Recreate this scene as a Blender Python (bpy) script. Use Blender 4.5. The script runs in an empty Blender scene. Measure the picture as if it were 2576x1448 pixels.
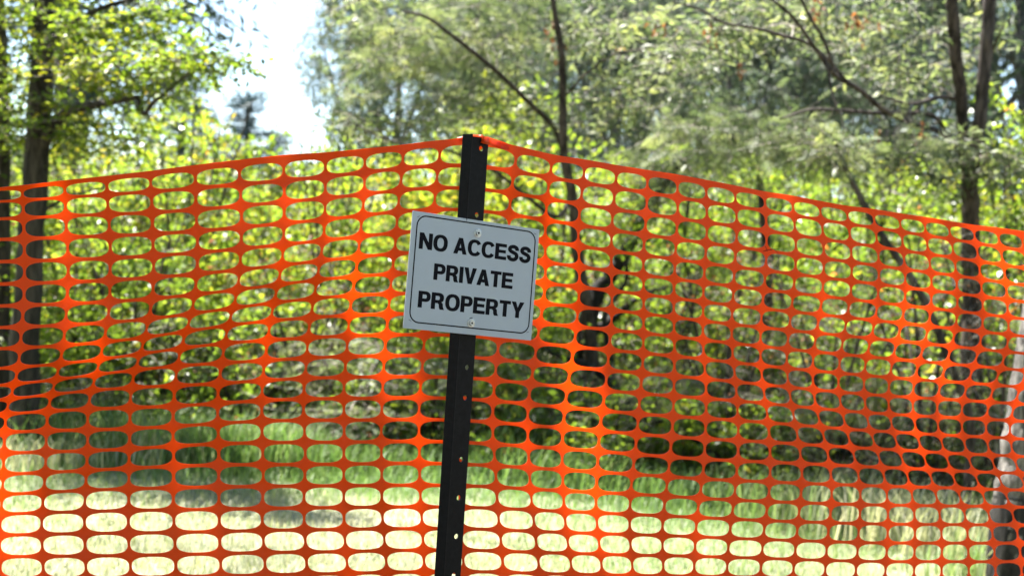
import bpy, math, random
import numpy as np
from mathutils import Matrix, Vector

# ------------------------------------------------------------------ camera, world, sun, exposure
SC = bpy.context.scene
EYE = 1.30                                   # camera height above the ground (m)
ROLL = math.radians(2.6)
FPX = 2575 * 50 / 36                         # focal length in units of a 2575-wide frame
cam_data = bpy.data.cameras.new('camera')
cam_data.lens = 50; cam_data.sensor_width = 36
cam_data.clip_start = 0.05; cam_data.clip_end = 2000
cam_data.dof.use_dof = True
cam_data.dof.focus_distance = 2.80
cam_data.dof.aperture_fstop = 4.6
cam = bpy.data.objects.new('camera', cam_data)
SC.collection.objects.link(cam)
cam.matrix_world = Matrix.Translation((0, 0, EYE)) @ Matrix.Rotation(math.pi/2, 4, 'X') @ Matrix.Rotation(ROLL, 4, 'Z')
SC.camera = cam

SUN_EL, SUN_AZ = math.radians(67), math.radians(-54)     # azimuth measured from +Y (view direction) towards +X
world = bpy.data.worlds.new('World'); SC.world = world; world.use_nodes = True
wn = world.node_tree
sky = wn.nodes.new('ShaderNodeTexSky'); sky.sky_type = 'NISHITA'; sky.sun_disc = False
sky.sun_elevation = SUN_EL; sky.sun_rotation = SUN_AZ
sky.dust_density = 0.7; sky.air_density = 1.0; sky.ozone_density = 1.0
bg = wn.nodes['Background']; bg.inputs['Strength'].default_value = 0.075
wn.links.new(sky.outputs[0], bg.inputs[0])
sun_data = bpy.data.lights.new('sun', 'SUN'); sun_data.energy = 5.0; sun_data.angle = math.radians(0.53)
sun_data.color = (1.0, 0.955, 0.88)
sun = bpy.data.objects.new('sun', sun_data); SC.collection.objects.link(sun)
to_sun = Vector((math.sin(SUN_AZ)*math.cos(SUN_EL), math.cos(SUN_AZ)*math.cos(SUN_EL), math.sin(SUN_EL)))
sun.rotation_euler = to_sun.to_track_quat('Z', 'Y').to_euler()
SC.view_settings.view_transform = 'Standard'; SC.view_settings.look = 'None'
SC.view_settings.exposure = 2.68; SC.view_settings.gamma = 1.0
SC.render.engine = 'CYCLES'
SC.cycles.use_denoising = True
SC.cycles.max_bounces = 6; SC.cycles.diffuse_bounces = 4; SC.cycles.glossy_bounces = 2; SC.cycles.transparent_max_bounces = 4
SC.cycles.sample_clamp_indirect = 8.0

COL = SC.collection
RNG = np.random.default_rng(11)

def at(x, y, Y):
    """Point at depth Y seen at (x, y) of a 2575-wide frame."""
    dx, dy = x - 1287.5, y - 724.0
    a = dx*math.cos(ROLL) + dy*math.sin(ROLL); b = -dx*math.sin(ROLL) + dy*math.cos(ROLL)
    return np.array([a*Y/FPX, Y, EYE - b*Y/FPX])

# ------------------------------------------------------------------ scene helpers
def tag(o, label=None, cat=None, group=None, kind=None):
    if label: o['label'] = label
    if cat: o['category'] = cat
    if group: o['group'] = group
    if kind: o['kind'] = kind
    return o

def link(o, parent=None):
    COL.objects.link(o)
    if parent is not None: o.parent = parent
    return o

def empty(name, loc=(0, 0, 0), rz=0.0):
    o = bpy.data.objects.new(name, None); o.empty_display_size = 0.1
    o.location = loc; o.rotation_euler = (0, 0, rz)
    return link(o)

def mesh_np(name, verts, faces, mat, tint=None, smooth=False):
    """One mesh from arrays; faces is an (n, k) array or a list of such arrays."""
    me = bpy.data.meshes.new(name)
    verts = np.asarray(verts, np.float32)
    fl = faces if isinstance(faces, list) else [faces]
    fl = [np.asarray(f, np.int32) for f in fl if len(f)]
    me.vertices.add(len(verts)); me.vertices.foreach_set('co', verts.ravel())
    loops = np.concatenate([f.ravel() for f in fl])
    tot = np.concatenate([np.full(len(f), f.shape[1], np.int32) for f in fl])
    start = np.concatenate([[0], np.cumsum(tot)[:-1]]).astype(np.int32)
    me.loops.add(len(loops)); me.loops.foreach_set('vertex_index', loops)
    me.polygons.add(len(tot)); me.polygons.foreach_set('loop_start', start)
    me.update(calc_edges=True)
    if tint is not None:
        at_ = me.attributes.new('tint', 'FLOAT', 'POINT'); at_.data.foreach_set('value', np.asarray(tint, np.float32))
    if smooth: me.polygons.foreach_set('use_smooth', np.ones(len(tot), bool))
    if mat is not None: me.materials.append(mat)
    return me

def mobj(name, me, parent=None):
    return link(bpy.data.objects.new(name, me), parent)

def norm(v):
    return v / np.maximum(np.linalg.norm(v, axis=-1, keepdims=True), 1e-9)

def spline(pts, n):
    """Catmull-Rom through pts (k, d), n samples."""
    p = np.asarray(pts, float)
    p = np.vstack([2*p[0]-p[1], p, 2*p[-1]-p[-2]])
    k = len(p) - 3
    t = np.linspace(0, k - 1e-6, n); i = t.astype(int); u = (t - i)[:, None]
    a, b, c, d = p[i], p[i+1], p[i+2], p[i+3]
    return 0.5*((2*b) + (c-a)*u + (2*a-5*b+4*c-d)*u*u + (3*b-a-3*c+d)*u**3)

def tubes(list_):
    """list of (pts (n,3), radii (n,), sides, rough) -> verts, quads."""
    V, F, off = [], [], 0
    for pts, rad, sides, rough in list_:
        pts = np.asarray(pts); n = len(pts)
        tan = norm(np.gradient(pts, axis=0))
        ref = np.array([0.31, 0.17, 0.93]) if abs(tan[0][2]) < 0.8 else np.array([0.93, 0.31, 0.17])
        e1 = norm(np.cross(tan, ref)); e2 = np.cross(tan, e1)
        a = np.linspace(0, 2*np.pi, sides, endpoint=False)
        r = np.asarray(rad)[:, None]*np.ones((n, sides))
        if rough > 0:
            lob = 1 + rough*(np.sin(a*2+pts[:, 2:3]*1.7) + 0.7*np.sin(a*3-pts[:, 2:3]*3.1))
            r = r*lob*(1 + rough*RNG.normal(0, 0.35, (n, sides)))
        v = pts[:, None] + e1[:, None]*(np.cos(a)*r)[..., None] + e2[:, None]*(np.sin(a)*r)[..., None]
        V.append(v.reshape(-1, 3))
        i = np.arange(n-1)[:, None]*sides + np.arange(sides)[None]
        j = np.arange(n-1)[:, None]*sides + (np.arange(sides)[None]+1) % sides
        F.append((np.stack([i, j, j+sides, i+sides], -1).reshape(-1, 4)) + off)
        off += n*sides
    return np.concatenate(V), np.concatenate(F)

# ------------------------------------------------------------------ materials
def new_mat(name):
    m = bpy.data.materials.new(name); m.use_nodes = True
    nt = m.node_tree
    return m, nt, nt.nodes['Principled BSDF'], nt.nodes['Material Output']

def ramp(nt, stops, src):
    r = nt.nodes.new('ShaderNodeValToRGB'); el = r.color_ramp.elements
    while len(el) < len(stops): el.new(0.5)
    for e, (p, c) in zip(el, stops): e.position = p; e.color = (*c, 1)
    nt.links.new(src, r.inputs[0]); return r.outputs[0]

def noise(nt, scale, detail=4, rough=0.55, coord='Object', dist=0.0, stretch=None):
    tc = nt.nodes.new('ShaderNodeTexCoord'); n = nt.nodes.new('ShaderNodeTexNoise')
    n.inputs['Scale'].default_value = scale; n.inputs['Detail'].default_value = detail
    n.inputs['Roughness'].default_value = rough; n.inputs['Distortion'].default_value = dist
    if stretch:
        mp = nt.nodes.new('ShaderNodeMapping'); mp.inputs['Scale'].default_value = stretch
        nt.links.new(tc.outputs[coord], mp.inputs[0]); nt.links.new(mp.outputs[0], n.inputs[0])
    else: nt.links.new(tc.outputs[coord], n.inputs[0])
    return n.outputs[0]

def leaf_mat(name, stops, trans=0.5, rough=0.42, tcol=(1.5, 1.45, 0.5), spec=0.45):
    """Thin leaf: diffuse/gloss mixed with translucency; tint attribute picks the leaf's own hue."""
    m, nt, p, out = new_mat(name)
    a = nt.nodes.new('ShaderNodeAttribute'); a.attribute_name = 'tint'
    col = ramp(nt, stops, a.outputs['Fac'])
    nt.links.new(col, p.inputs['Base Color'])
    p.inputs['Roughness'].default_value = rough; p.inputs['Specular IOR Level'].default_value = spec
    t = nt.nodes.new('ShaderNodeBsdfTranslucent')
    mx = nt.nodes.new('ShaderNodeMix'); mx.data_type = 'RGBA'; mx.blend_type = 'MULTIPLY'
    mx.inputs[0].default_value = 1.0; mx.inputs[7].default_value = (*tcol, 1); mx.clamp_result = True
    nt.links.new(col, mx.inputs[6]); nt.links.new(mx.outputs[2], t.inputs[0])
    s = nt.nodes.new('ShaderNodeMixShader'); s.inputs[0].default_value = trans
    nt.links.new(p.outputs[0], s.inputs[1]); nt.links.new(t.outputs[0], s.inputs[2])
    nt.links.new(s.outputs[0], out.inputs[0])
    return m

def bark_mat(name, dark, light, scale=9.0, rough=0.9, bump=0.6):
    m, nt, p, out = new_mat(name)
    f = noise(nt, scale, 6, 0.65, 'Object', 0.4, (1, 1, 0.22))
    c = ramp(nt, [(0.40, dark), (0.62, light)], f)
    nt.links.new(c, p.inputs['Base Color']); p.inputs['Roughness'].default_value = rough
    p.inputs['Specular IOR Level'].default_value = 0.25
    b = nt.nodes.new('ShaderNodeBump'); b.inputs['Strength'].default_value = bump; b.inputs['Distance'].default_value = 0.02
    nt.links.new(f, b.inputs['Height']); nt.links.new(b.outputs[0], p.inputs['Normal'])
    return m

MAT = {}
MAT['leaf_oak'] = leaf_mat('leaf_oak', [(0, (0.05, 0.09, 0.02)), (0.45, (0.095, 0.15, 0.028)), (0.8, (0.17, 0.20, 0.03)), (1, (0.26, 0.21, 0.03))], 0.66)
MAT['leaf_shrub'] = leaf_mat('leaf_shrub', [(0, (0.065, 0.115, 0.03)), (0.5, (0.125, 0.195, 0.044)), (0.85, (0.195, 0.25, 0.052)), (0.97, (0.25, 0.22, 0.05)), (1, (0.34, 0.13, 0.06))], 0.64, 0.33)
MAT['leaf_yellow'] = leaf_mat('leaf_yellow', [(0, (0.075, 0.125, 0.024)), (0.4, (0.15, 0.205, 0.035)), (0.8, (0.235, 0.25, 0.04)), (1, (0.33, 0.22, 0.04))], 0.66)
MAT['leaf_wattle'] = leaf_mat('leaf_wattle', [(0, (0.04, 0.062, 0.032)), (0.45, (0.115, 0.15, 0.075)), (0.8, (0.23, 0.255, 0.14)), (1, (0.30, 0.31, 0.10))], 0.55, 0.5, (1.2, 1.25, 0.8))
MAT['leaf_deep'] = leaf_mat('leaf_deep', [(0, (0.03, 0.06, 0.022)), (0.6, (0.065, 0.11, 0.035)), (1, (0.12, 0.16, 0.05))], 0.55, 0.3)
MAT['leaf_gum'] = leaf_mat('leaf_gum', [(0, (0.05, 0.075, 0.06)), (0.6, (0.09, 0.12, 0.09)), (1, (0.14, 0.17, 0.10))], 0.45, 0.5, (1.2, 1.3, 0.85))  # gum leaf green with distance haze mixed into its bluish cast
MAT['leaf_pine'] = leaf_mat('leaf_pine', [(0, (0.02, 0.045, 0.05)), (0.6, (0.04, 0.075, 0.085)), (1, (0.065, 0.10, 0.10))], 0.25, 0.5, (1.1, 1.2, 1.0))  # blue in the needle colour stands in for distance haze
MAT['leaf_dead'] = leaf_mat('leaf_dead', [(0, (0.15, 0.06, 0.025)), (0.6, (0.26, 0.12, 0.05)), (1, (0.34, 0.21, 0.12))], 0.45, 0.6, (1.3, 1.1, 0.7))
MAT['leaf_pale'] = leaf_mat('leaf_pale', [(0, (0.55, 0.42, 0.30)), (1, (0.66, 0.54, 0.42))], 0.4, 0.6, (1.2, 1.1, 1.0))
MAT['grass'] = leaf_mat('grass', [(0, (0.08, 0.155, 0.036)), (0.4, (0.14, 0.22, 0.065)), (0.7, (0.27, 0.29, 0.17)), (1, (0.42, 0.40, 0.30))], 0.45, 0.5, (1.25, 1.25, 0.9))
MAT['bark_dark'] = bark_mat('bark_dark', (0.016, 0.013, 0.010), (0.07, 0.058, 0.047), 20, 0.9, 0.9)
MAT['bark_brown'] = bark_mat('bark_brown', (0.022, 0.017, 0.014), (0.10, 0.08, 0.067), 22, 0.9, 0.9)
MAT['bark_grey'] = bark_mat('bark_grey', (0.045, 0.041, 0.038), (0.24, 0.22, 0.20), 38, 0.95, 1.0)
MAT['bark_burnt'] = bark_mat('bark_burnt', (0.007, 0.0065, 0.0065), (0.034, 0.031, 0.029), 22, 0.9, 1.0)
MAT['twig'] = bark_mat('twig', (0.10, 0.085, 0.07), (0.38, 0.34, 0.30), 20, 0.85, 0.2)

def ground_mat():
    m, nt, p, out = new_mat('ground')
    a = noise(nt, 0.9, 6, 0.6); b = noise(nt, 14, 5, 0.7)
    mx = nt.nodes.new('ShaderNodeMath'); mx.operation = 'MULTIPLY_ADD'
    nt.links.new(b, mx.inputs[0]); mx.inputs[1].default_value = 0.45; nt.links.new(a, mx.inputs[2])
    pale = ramp(nt, [(0.5, (0.08, 0.085, 0.045)), (0.68, (0.14, 0.155, 0.085)), (0.85, (0.21, 0.21, 0.14)), (0.98, (0.32, 0.30, 0.23))], mx.outputs[0])
    litter = ramp(nt, [(0.45, (0.035, 0.026, 0.018)), (0.75, (0.09, 0.068, 0.045)), (0.98, (0.17, 0.13, 0.085))], mx.outputs[0])
    # dry clearing between the fence and the bush; leaf litter under the trees on either side
    tc = nt.nodes.new('ShaderNodeTexCoord'); sp = nt.nodes.new('ShaderNodeSeparateXYZ'); nt.links.new(tc.outputs['Object'], sp.inputs[0])
    ad = nt.nodes.new('ShaderNodeMath'); ad.operation = 'MULTIPLY_ADD'; nt.links.new(a, ad.inputs[0]); ad.inputs[1].default_value = 2.5; nt.links.new(sp.outputs['Y'], ad.inputs[2])
    mr = nt.nodes.new('ShaderNodeMapRange'); mr.inputs[1].default_value = 0.0; mr.inputs[2].default_value = 24.0; nt.links.new(ad.outputs[0], mr.inputs[0])
    band = ramp(nt, [(0.22, (0, 0, 0)), (0.27, (1, 1, 1)), (0.42, (1, 1, 1)), (0.52, (0.75, 0.75, 0.75))], mr.outputs[0])
    mc = nt.nodes.new('ShaderNodeMix'); mc.data_type = 'RGBA'
    nt.links.new(band, mc.inputs[0]); nt.links.new(litter, mc.inputs[6]); nt.links.new(pale, mc.inputs[7])
    nt.links.new(mc.outputs[2], p.inputs['Base Color']); p.inputs['Roughness'].default_value = 0.95
    bp = nt.nodes.new('ShaderNodeBump'); bp.inputs['Strength'].default_value = 0.7; bp.inputs['Distance'].default_value = 0.03
    nt.links.new(b, bp.inputs['Height']); nt.links.new(bp.outputs[0], p.inputs['Normal'])
    return m
MAT['ground'] = ground_mat()

def net_mat():
    m, nt, p, out = new_mat('orange_plastic')
    n = noise(nt, 5, 6, 0.62)
    c0 = ramp(nt, [(0.3, (0.83, 0.085, 0.004)), (0.7, (0.89, 0.112, 0.006))], n)
    dust = ramp(nt, [(0.52, (0, 0, 0)), (0.78, (0.30, 0.30, 0.30))], noise(nt, 38, 6, 0.7))
    mxd = nt.nodes.new('ShaderNodeMix'); mxd.data_type = 'RGBA'; mxd.inputs[7].default_value = (0.68, 0.19, 0.09, 1)
    nt.links.new(dust, mxd.inputs[0]); nt.links.new(c0, mxd.inputs[6]); c = mxd.outputs[2]
    nt.links.new(c, p.inputs['Base Color'])
    p.inputs['Roughness'].default_value = 0.34; p.inputs['Specular IOR Level'].default_value = 0.6
    t = nt.nodes.new('ShaderNodeBsdfTranslucent'); t.inputs[0].default_value = (0.96, 0.25, 0.012, 1)
    s = nt.nodes.new('ShaderNodeMixShader'); s.inputs[0].default_value = 0.66
    nt.links.new(p.outputs[0], s.inputs[1]); nt.links.new(t.outputs[0], s.inputs[2]); nt.links.new(s.outputs[0], out.inputs[0])
    return m
MAT['net'] = net_mat()

def paint_mat(name, col, rough=0.4, var=0.0, bump=0.0, metal=0.0, scale=40):
    m, nt, p, out = new_mat(name)
    p.inputs['Roughness'].default_value = rough; p.inputs['Metallic'].default_value = metal
    n = noise(nt, scale, 5, 0.65)
    lo = tuple(v*(1-var) for v in col); hi = tuple(min(1, v*(1+var)) for v in col)
    nt.links.new(ramp(nt, [(0.3, lo), (0.7, hi)], n), p.inputs['Base Color'])
    if bump:
        b = nt.nodes.new('ShaderNodeBump'); b.inputs['Strength'].default_value = bump; b.inputs['Distance'].default_value = 0.001
        nt.links.new(n, b.inputs['Height']); nt.links.new(b.outputs[0], p.inputs['Normal'])
    return m
MAT['post'] = paint_mat('black_bitumen', (0.0042, 0.0042, 0.0045), 0.6, 0.8, 0.5, 0.0, 90)
MAT['sign'] = paint_mat('sign_white', (0.525, 0.575, 0.62), 0.32, 0.02, 0.04, 0.0, 25)
MAT['ink'] = paint_mat('sign_ink', (0.006, 0.006, 0.009), 0.75, 0.2)
MAT['ink'].node_tree.nodes['Principled BSDF'].inputs['Specular IOR Level'].default_value = 0.15
MAT['post'].node_tree.nodes['Principled BSDF'].inputs['Specular IOR Level'].default_value = 0.25
MAT['screw'] = paint_mat('screw_steel', (0.62, 0.61, 0.58), 0.32, 0.3, 0.3, 0.9, 300)

# ------------------------------------------------------------------ ground
def ground_z(x, y):
    x = np.asarray(x, float); y = np.asarray(y, float)
    hill = np.where(y > 15, (y-15)*0.10, 0.0); hill = np.minimum(hill, 9.0)
    near = 0.05*np.sin(x*0.9+y*0.35) + 0.04*np.sin(y*0.8-x*0.3) + 0.03*np.sin(x*2.3+1.0)
    return near*np.clip((y-1)/4, 0, 1) + hill

def build_ground():
    ys = np.concatenate([np.linspace(-300, -6, 12), np.linspace(-5, 20, 101), np.linspace(22, 120, 30), np.linspace(150, 900, 8)])
    xs = np.concatenate([np.linspace(-700, -30, 10), np.linspace(-26, -6.5, 14), np.linspace(-6, 6, 49), np.linspace(6.5, 26, 14), np.linspace(30, 700, 10)])
    X, Y = np.meshgrid(xs, ys); Z = ground_z(X, Y)
    v = np.stack([X, Y, Z], -1).reshape(-1, 3)
    nx = len(xs); i = (np.arange(len(ys)-1)[:, None]*nx + np.arange(nx-1)).ravel()
    o = mobj('ground', mesh_np('ground', v, np.stack([i, i+1, i+nx+1, i+nx], -1), MAT['ground'], smooth=True))
    tag(o, 'grassy ground sloping up into the bush', kind='structure')
build_ground()

# ------------------------------------------------------------------ foliage generators
def rdir(n, flat=1.0):
    v = RNG.normal(size=(n, 3)); v[:, 2] *= flat
    return norm(v)

def kite_leaves(base, d, L, W, up=0.5, tint=None):
    """Folded four-point leaves: base (n,3), direction (n,3), length and width (n,)."""
    n = len(base)
    nrm = norm(RNG.normal(size=(n, 3)) + np.array([0, 0, up*2.0]))
    side = norm(np.cross(d, nrm)); nrm = np.cross(side, d)
    L = L[:, None]; W = W[:, None]
    mid = base + d*L*0.48 + nrm*L*0.02
    fold = nrm*W*0.22
    v = np.stack([base, mid + side*W*0.5 + fold, base + d*L - nrm*L*0.08, mid - side*W*0.5 + fold], 1).reshape(-1, 3)
    f = np.arange(n*4).reshape(n, 4)
    t = np.repeat(tint if tint is not None else RNG.random(n), 4)
    return v, f, t

def fronds(base, d, L, pairs=6, tint=None):
    """Feathery bipinnate leaves: thin triangles in two rows along each rachis."""
    n = len(base)
    side = norm(np.cross(d, norm(RNG.normal(size=(n, 3)) + np.array([0, 0, 0.9]))))
    nrm = np.cross(side, d)
    t = np.linspace(0.12, 1.0, pairs)
    ln = 0.42*np.sin(np.pi*np.clip(0.25+0.62*t, 0, 1)) + 0.08
    V = []
    for s in (-1, 1):
        b = base[:, None] + d[:, None]*(L[:, None]*t[None])[..., None] - nrm[:, None]*(L[:, None]*t[None]**2*0.15)[..., None]
        tip = b + (side[:, None]*s*0.88 + d[:, None]*0.48 - nrm[:, None]*0.12)*(L[:, None]*ln[None])[..., None]
        b2 = b + d[:, None]*(L[:, None]*0.085)[..., None]
        V.append(np.stack([b, tip, b2], 2))
    V = np.concatenate(V, 1).reshape(-1, 3)
    f = np.arange(len(V)).reshape(-1, 3)
    tt = np.repeat(tint if tint is not None else RNG.random(n), pairs*2*3)
    return V, f, tt

def ellipsoid_pts(n, c, r, shell=0.55):
    d = norm(RNG.normal(size=(n, 3)))
    rad = (shell + (1-shell)*RNG.random(n)) ** 1.0
    rad = np.where(RNG.random(n) < 0.35, RNG.random(n)**0.6, rad)
    return np.asarray(c) + d*rad[:, None]*np.asarray(r)

def attach(skel, anchors, rough=0.12, sag=0.05):
    """Join every anchor to the nearest point of the growing skeleton by a bent twig."""
    pos = np.concatenate([s[0] for s in skel]); rad = np.concatenate([np.asarray(s[1]) for s in skel])
    buf = np.zeros((len(pos)+len(anchors)*4, 3)); rb = np.zeros(len(buf)); n = len(pos)
    buf[:n] = pos; rb[:n] = rad
    d0 = np.min(np.linalg.norm(anchors[:, None]-pos[None, ::max(1, len(pos)//200)], axis=-1), 1)
    out = []
    for a in anchors[np.argsort(d0)]:
        k = np.argmin(((buf[:n]-a)**2).sum(1) + (a[2] < buf[:n, 2]-0.2)*0.05)
        p = buf[k]; L = np.linalg.norm(a-p)
        if L < 1e-3: continue
        t = np.linspace(0, 1, 5)[:, None]
        j = RNG.normal(0, rough*L, (2, 3)); j[:, 2] += sag*L
        pts = p*(1-t) + a*t + np.sin(np.pi*t)*j[0] + np.sin(2*np.pi*t)*j[1]*0.4
        r0 = min(rb[k]*0.7, 0.003 + 0.006*L)
        rr = np.linspace(r0, max(0.0012, r0*0.45), 5)
        out.append((pts, rr, 4, 0.0))
        buf[n:n+4] = pts[1:]; rb[n:n+4] = rr[1:]; n += 4
    return out

def sprays(anchors, ns, m, length, flat=0.6, outward=None):
    """ns twiglets at every anchor with m leaf stations each: base points, twig directions, clump id."""
    K = len(anchors)
    d = rdir(K*ns, flat)
    a = np.repeat(anchors, ns, 0)
    ln = length*(0.55+0.7*RNG.random(K*ns))
    t = (np.arange(m)+0.6+0.5*RNG.random((K*ns, m)))/(m+0.3)
    P = a[:, None] + d[:, None]*(ln[:, None]*t)[..., None]
    P[..., 2] -= 0.12*length*t**2
    D = np.repeat(d, m, 0)
    cid = np.repeat(np.arange(K), ns*m)
    ends = [a, a + d*ln[:, None] - np.array([0, 0, 0.12])*length]
    return P.reshape(-1, 3), D, cid, ends

def prisms(a, b, r):
    """Thin three-sided twiglets from a to b."""
    n = len(a); t = norm(b-a); e1 = norm(np.cross(t, np.array([0.2, 0.5, 0.84]))); e2 = np.cross(t, e1)
    V = []
    for k in range(3):
        w = (e1*math.cos(k*2.094) + e2*math.sin(k*2.094))*r
        V += [a+w, b+w*0.4]
    V = np.stack(V, 1).reshape(-1, 3)
    q = np.array([[0, 2, 3, 1], [2, 4, 5, 3], [4, 0, 1, 5]])
    return V, (np.arange(n)[:, None, None]*6 + q[None]).reshape(-1, 4)

def clump_tint(cid, spread=0.28, lo=0.0, hi=1.0):
    K = cid.max()+1
    c = RNG.random(K)
    return np.clip(lo + (hi-lo)*(c[cid]*0.6 + 0.4*RNG.random(len(cid)) + RNG.normal(0, spread*0.2, len(cid))), 0, 1)

def plant(name, mains, clouds, leaf, bark, twigmat=None, origin=None, sag=0.05, side=12):
    """A woody plant: mains = [(pts, radii, partname)], clouds = [(centre, radii, anchors)].
    leaf = dict(kind, mat, size, aspect, ns, m, spray, flat, up)."""
    origin = np.asarray(origin if origin is not None else mains[0][0][0], float)
    root = empty(name, tuple(origin))
    skel = []; trunk = None
    for pts, rad, pname in mains:
        n = max(10, int(len(pts)*7))
        p = spline(pts, n); r = np.interp(np.linspace(0, 1, n), np.linspace(0, 1, len(rad)), rad)
        p[1:-1] += RNG.normal(0, 0.055, (n-2, 3))*r[1:-1, None]
        skel.append((p, r, side if r[0] > 0.02 else 7, 0.06 if r[0] > 0.02 else 0.03))
        v, f = tubes([skel[-1]])
        o = mobj(pname, mesh_np(pname, v-origin, f, MAT[bark], smooth=True), root if (pname == 'trunk' or trunk is None) else trunk)
        if trunk is None: trunk = o
    anchors = np.concatenate([ellipsoid_pts(n, c, r) for c, r, n in clouds])
    tw = attach(skel, anchors, sag=sag)
    P, D, cid, ends = sprays(anchors, leaf['ns'], leaf['m'], leaf['spray'], leaf.get('flat', 0.6))
    tv, tf = tubes(tw)
    pv, pf = prisms(ends[0], ends[1], leaf.get('twig_r', 0.0014))
    o = mobj('twigs', mesh_np('twigs', np.concatenate([tv, pv])-origin, np.concatenate([tf, pf+len(tv)]), MAT[twigmat or bark]), root)
    tag(o, kind='stuff')
    n = len(P)
    d = norm(D*0.7 + rdir(n, leaf.get('flat', 0.6))*0.8 - np.array([0, 0, leaf.get('droop', 0.15)]))
    sz = leaf['size']*(0.6+0.7*RNG.random(n))
    tint = clump_tint(cid, 0.3, *leaf.get('tint', (0, 1)))
    if leaf['kind'] == 'frond': V, F, T = fronds(P-origin, d, sz, leaf.get('pairs', 6), tint)
    elif leaf['kind'] == 'feather':      # fronds with a share of solid narrow leaflets
        k = n//3
        V, F, T = fronds(P[:k]-origin, d[:k], sz[:k]*1.1, 5, tint[:k])
        V2, F2, T2 = kite_leaves(P[k:]-origin, d[k:], sz[k:]*.9, sz[k:]*.9*leaf['aspect'], .5, tint[k:])
        F = [F, F2+len(V)]; V = np.concatenate([V, V2]); T = np.concatenate([T, T2])
    else: V, F, T = kite_leaves(P-origin, d, sz, sz*leaf['aspect'], leaf.get('up', 0.5), tint)
    o = mobj('crown', mesh_np('crown', V, F, MAT[leaf['mat']], T), root)
    tag(o, kind='stuff')
    return root

def copy_tree(o, parent=None):
    c = o.copy(); COL.objects.link(c); c.parent = parent
    for ch in list(o.children): copy_tree(ch, c)
    return c

def px(path, Y, dY=0.0):
    """Path of frame positions at depth Y (drifting by dY along it)."""
    n = len(path)
    return np.array([at(x, y, Y + dY*i/max(1, n-1)) for i, (x, y) in enumerate(path)])

def pr(widths, Y):
    return [w*0.5*Y/FPX for w in widths]

def cloud(x, y, Y, rx, ry, rY, n):
    return (at(x, y, Y), np.array([rx*Y/FPX, rY, ry*Y/FPX]), n)

def drop(p):
    """Extend a trunk path down into the ground."""
    b = p[0].copy(); b[2] = float(ground_z(b[0], b[1])) - 0.05
    if b[2] < p[0][2] - 0.05: return np.vstack([b, p])
    p = p.copy(); p[0][2] = b[2]; return p

# ------------------------------------------------------------------ trees that the photograph shows one by one
OAK = dict(kind='kite', mat='leaf_oak', size=0.05, aspect=0.55, ns=6, m=7, spray=0.34, flat=0.22, up=1.2)
WAT = dict(kind='feather', mat='leaf_wattle', size=0.085, aspect=0.27, ns=6, m=5, spray=0.30, flat=0.4, droop=0.25, twig_r=0.0026)
SHR = dict(kind='kite', mat='leaf_shrub', size=0.053, aspect=0.62, ns=6, m=5, spray=0.20, flat=0.8, up=0.6)
YEL = dict(SHR, mat='leaf_yellow', size=0.06, spray=0.28)
GUM = dict(kind='kite', mat='leaf_gum', size=0.16, aspect=0.28, ns=6, m=7, spray=0.75, flat=0.7, up=0.0, droop=0.5, twig_r=0.004)
PIN = dict(kind='kite', mat='leaf_pine', size=0.30, aspect=0.22, ns=7, m=7, spray=0.9, flat=0.35, up=0.3, droop=0.0, twig_r=0.006)

def left_tree():
    Y = 9.0
    tr = drop(px([(52, 1215), (66, 900), (78, 600), (95, 330), (108, 120), (118, -60), (135, -400), (190, -900), (260, -1500), (400, -2200)], Y))
    b1 = px([(100, 375), (128, 325), (165, 285), (215, 268), (270, 260), (345, 245)], Y, -0.3)
    b2 = px([(345, 245), (362, 286), (385, 258), (425, 226), (470, 190), (540, 160)], Y-0.3, -0.5)
    b3 = px([(108, 150), (170, 70), (260, 20), (370, -10)], Y, -0.4)
    b4 = px([(80, 560), (125, 520), (190, 490), (260, 470)], Y, 0.5)
    r = plant('broadleaf_tree',
        [(tr, pr([84, 78, 66, 60, 52, 46, 42, 36, 28, 18], Y), 'trunk'), (b1, pr([34, 28, 24, 20, 16, 12], Y), 'branch'),
         (b2, pr([11, 12, 12, 10, 7, 4], Y), 'branch'), (b3, pr([20, 16, 12, 8], Y), 'branch'), (b4, pr([14, 10, 8, 5], Y), 'branch')],
        [cloud(300, 60, Y-.3, 150, 70, .5, 26), cloud(330, 190, Y-.5, 140, 55, .5, 24), cloud(480, 165, Y-.8, 85, 32, .3, 13), cloud(560, 150, Y-.8, 45, 18, .2, 5),
         cloud(90, 130, Y+.2, 120, 110, .6, 22), cloud(40, 290, Y, 110, 90, .6, 18), cloud(240, 330, Y+.3, 190, 70, .6, 30),
         cloud(120, -120, Y, 200, 110, 1.0, 30), cloud(400, 10, Y-.3, 40, 35, .3, 5), cloud(0, -60, Y, 180, 120, .8, 24),
         (np.array([-2.6, 6.9, 7.0]), np.array([1.5, .9, .9]), 44), (np.array([-3.6, 7.6, 6.6]), np.array([1.0, 1.0, .8]), 20), (np.array([-.9, 5.2, 7.2]), np.array([1.3, .9, .8]), 46)],  # high unseen crown clusters, added to throw dappled shade on the net
        OAK, 'bark_dark', 'twig')
    tag(r, 'thick dark-barked broadleaf tree at the left edge with layered yellow-green sprays', 'tree', 'trees behind the net')
left_tree()

def edge_tree():
    Y = 9.3
    tr = drop(px([(-2, 1190), (4, 800), (6, 500), (2, 200), (-6, -80)], Y))
    r = plant('broadleaf_tree', [(tr, pr([50, 46, 40, 36, 30], Y), 'trunk')],
        [cloud(20, 420, Y+.2, 120, 90, .6, 20), cloud(10, 220, Y+.4, 110, 90, .6, 16), cloud(-60, 700, Y, 100, 160, .5, 14)], OAK, 'bark_dark', 'twig')
    tag(r, 'slim dark trunk cut by the left picture edge, left of the thicker trunk', 'tree', 'trees behind the net')
edge_tree()

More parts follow.
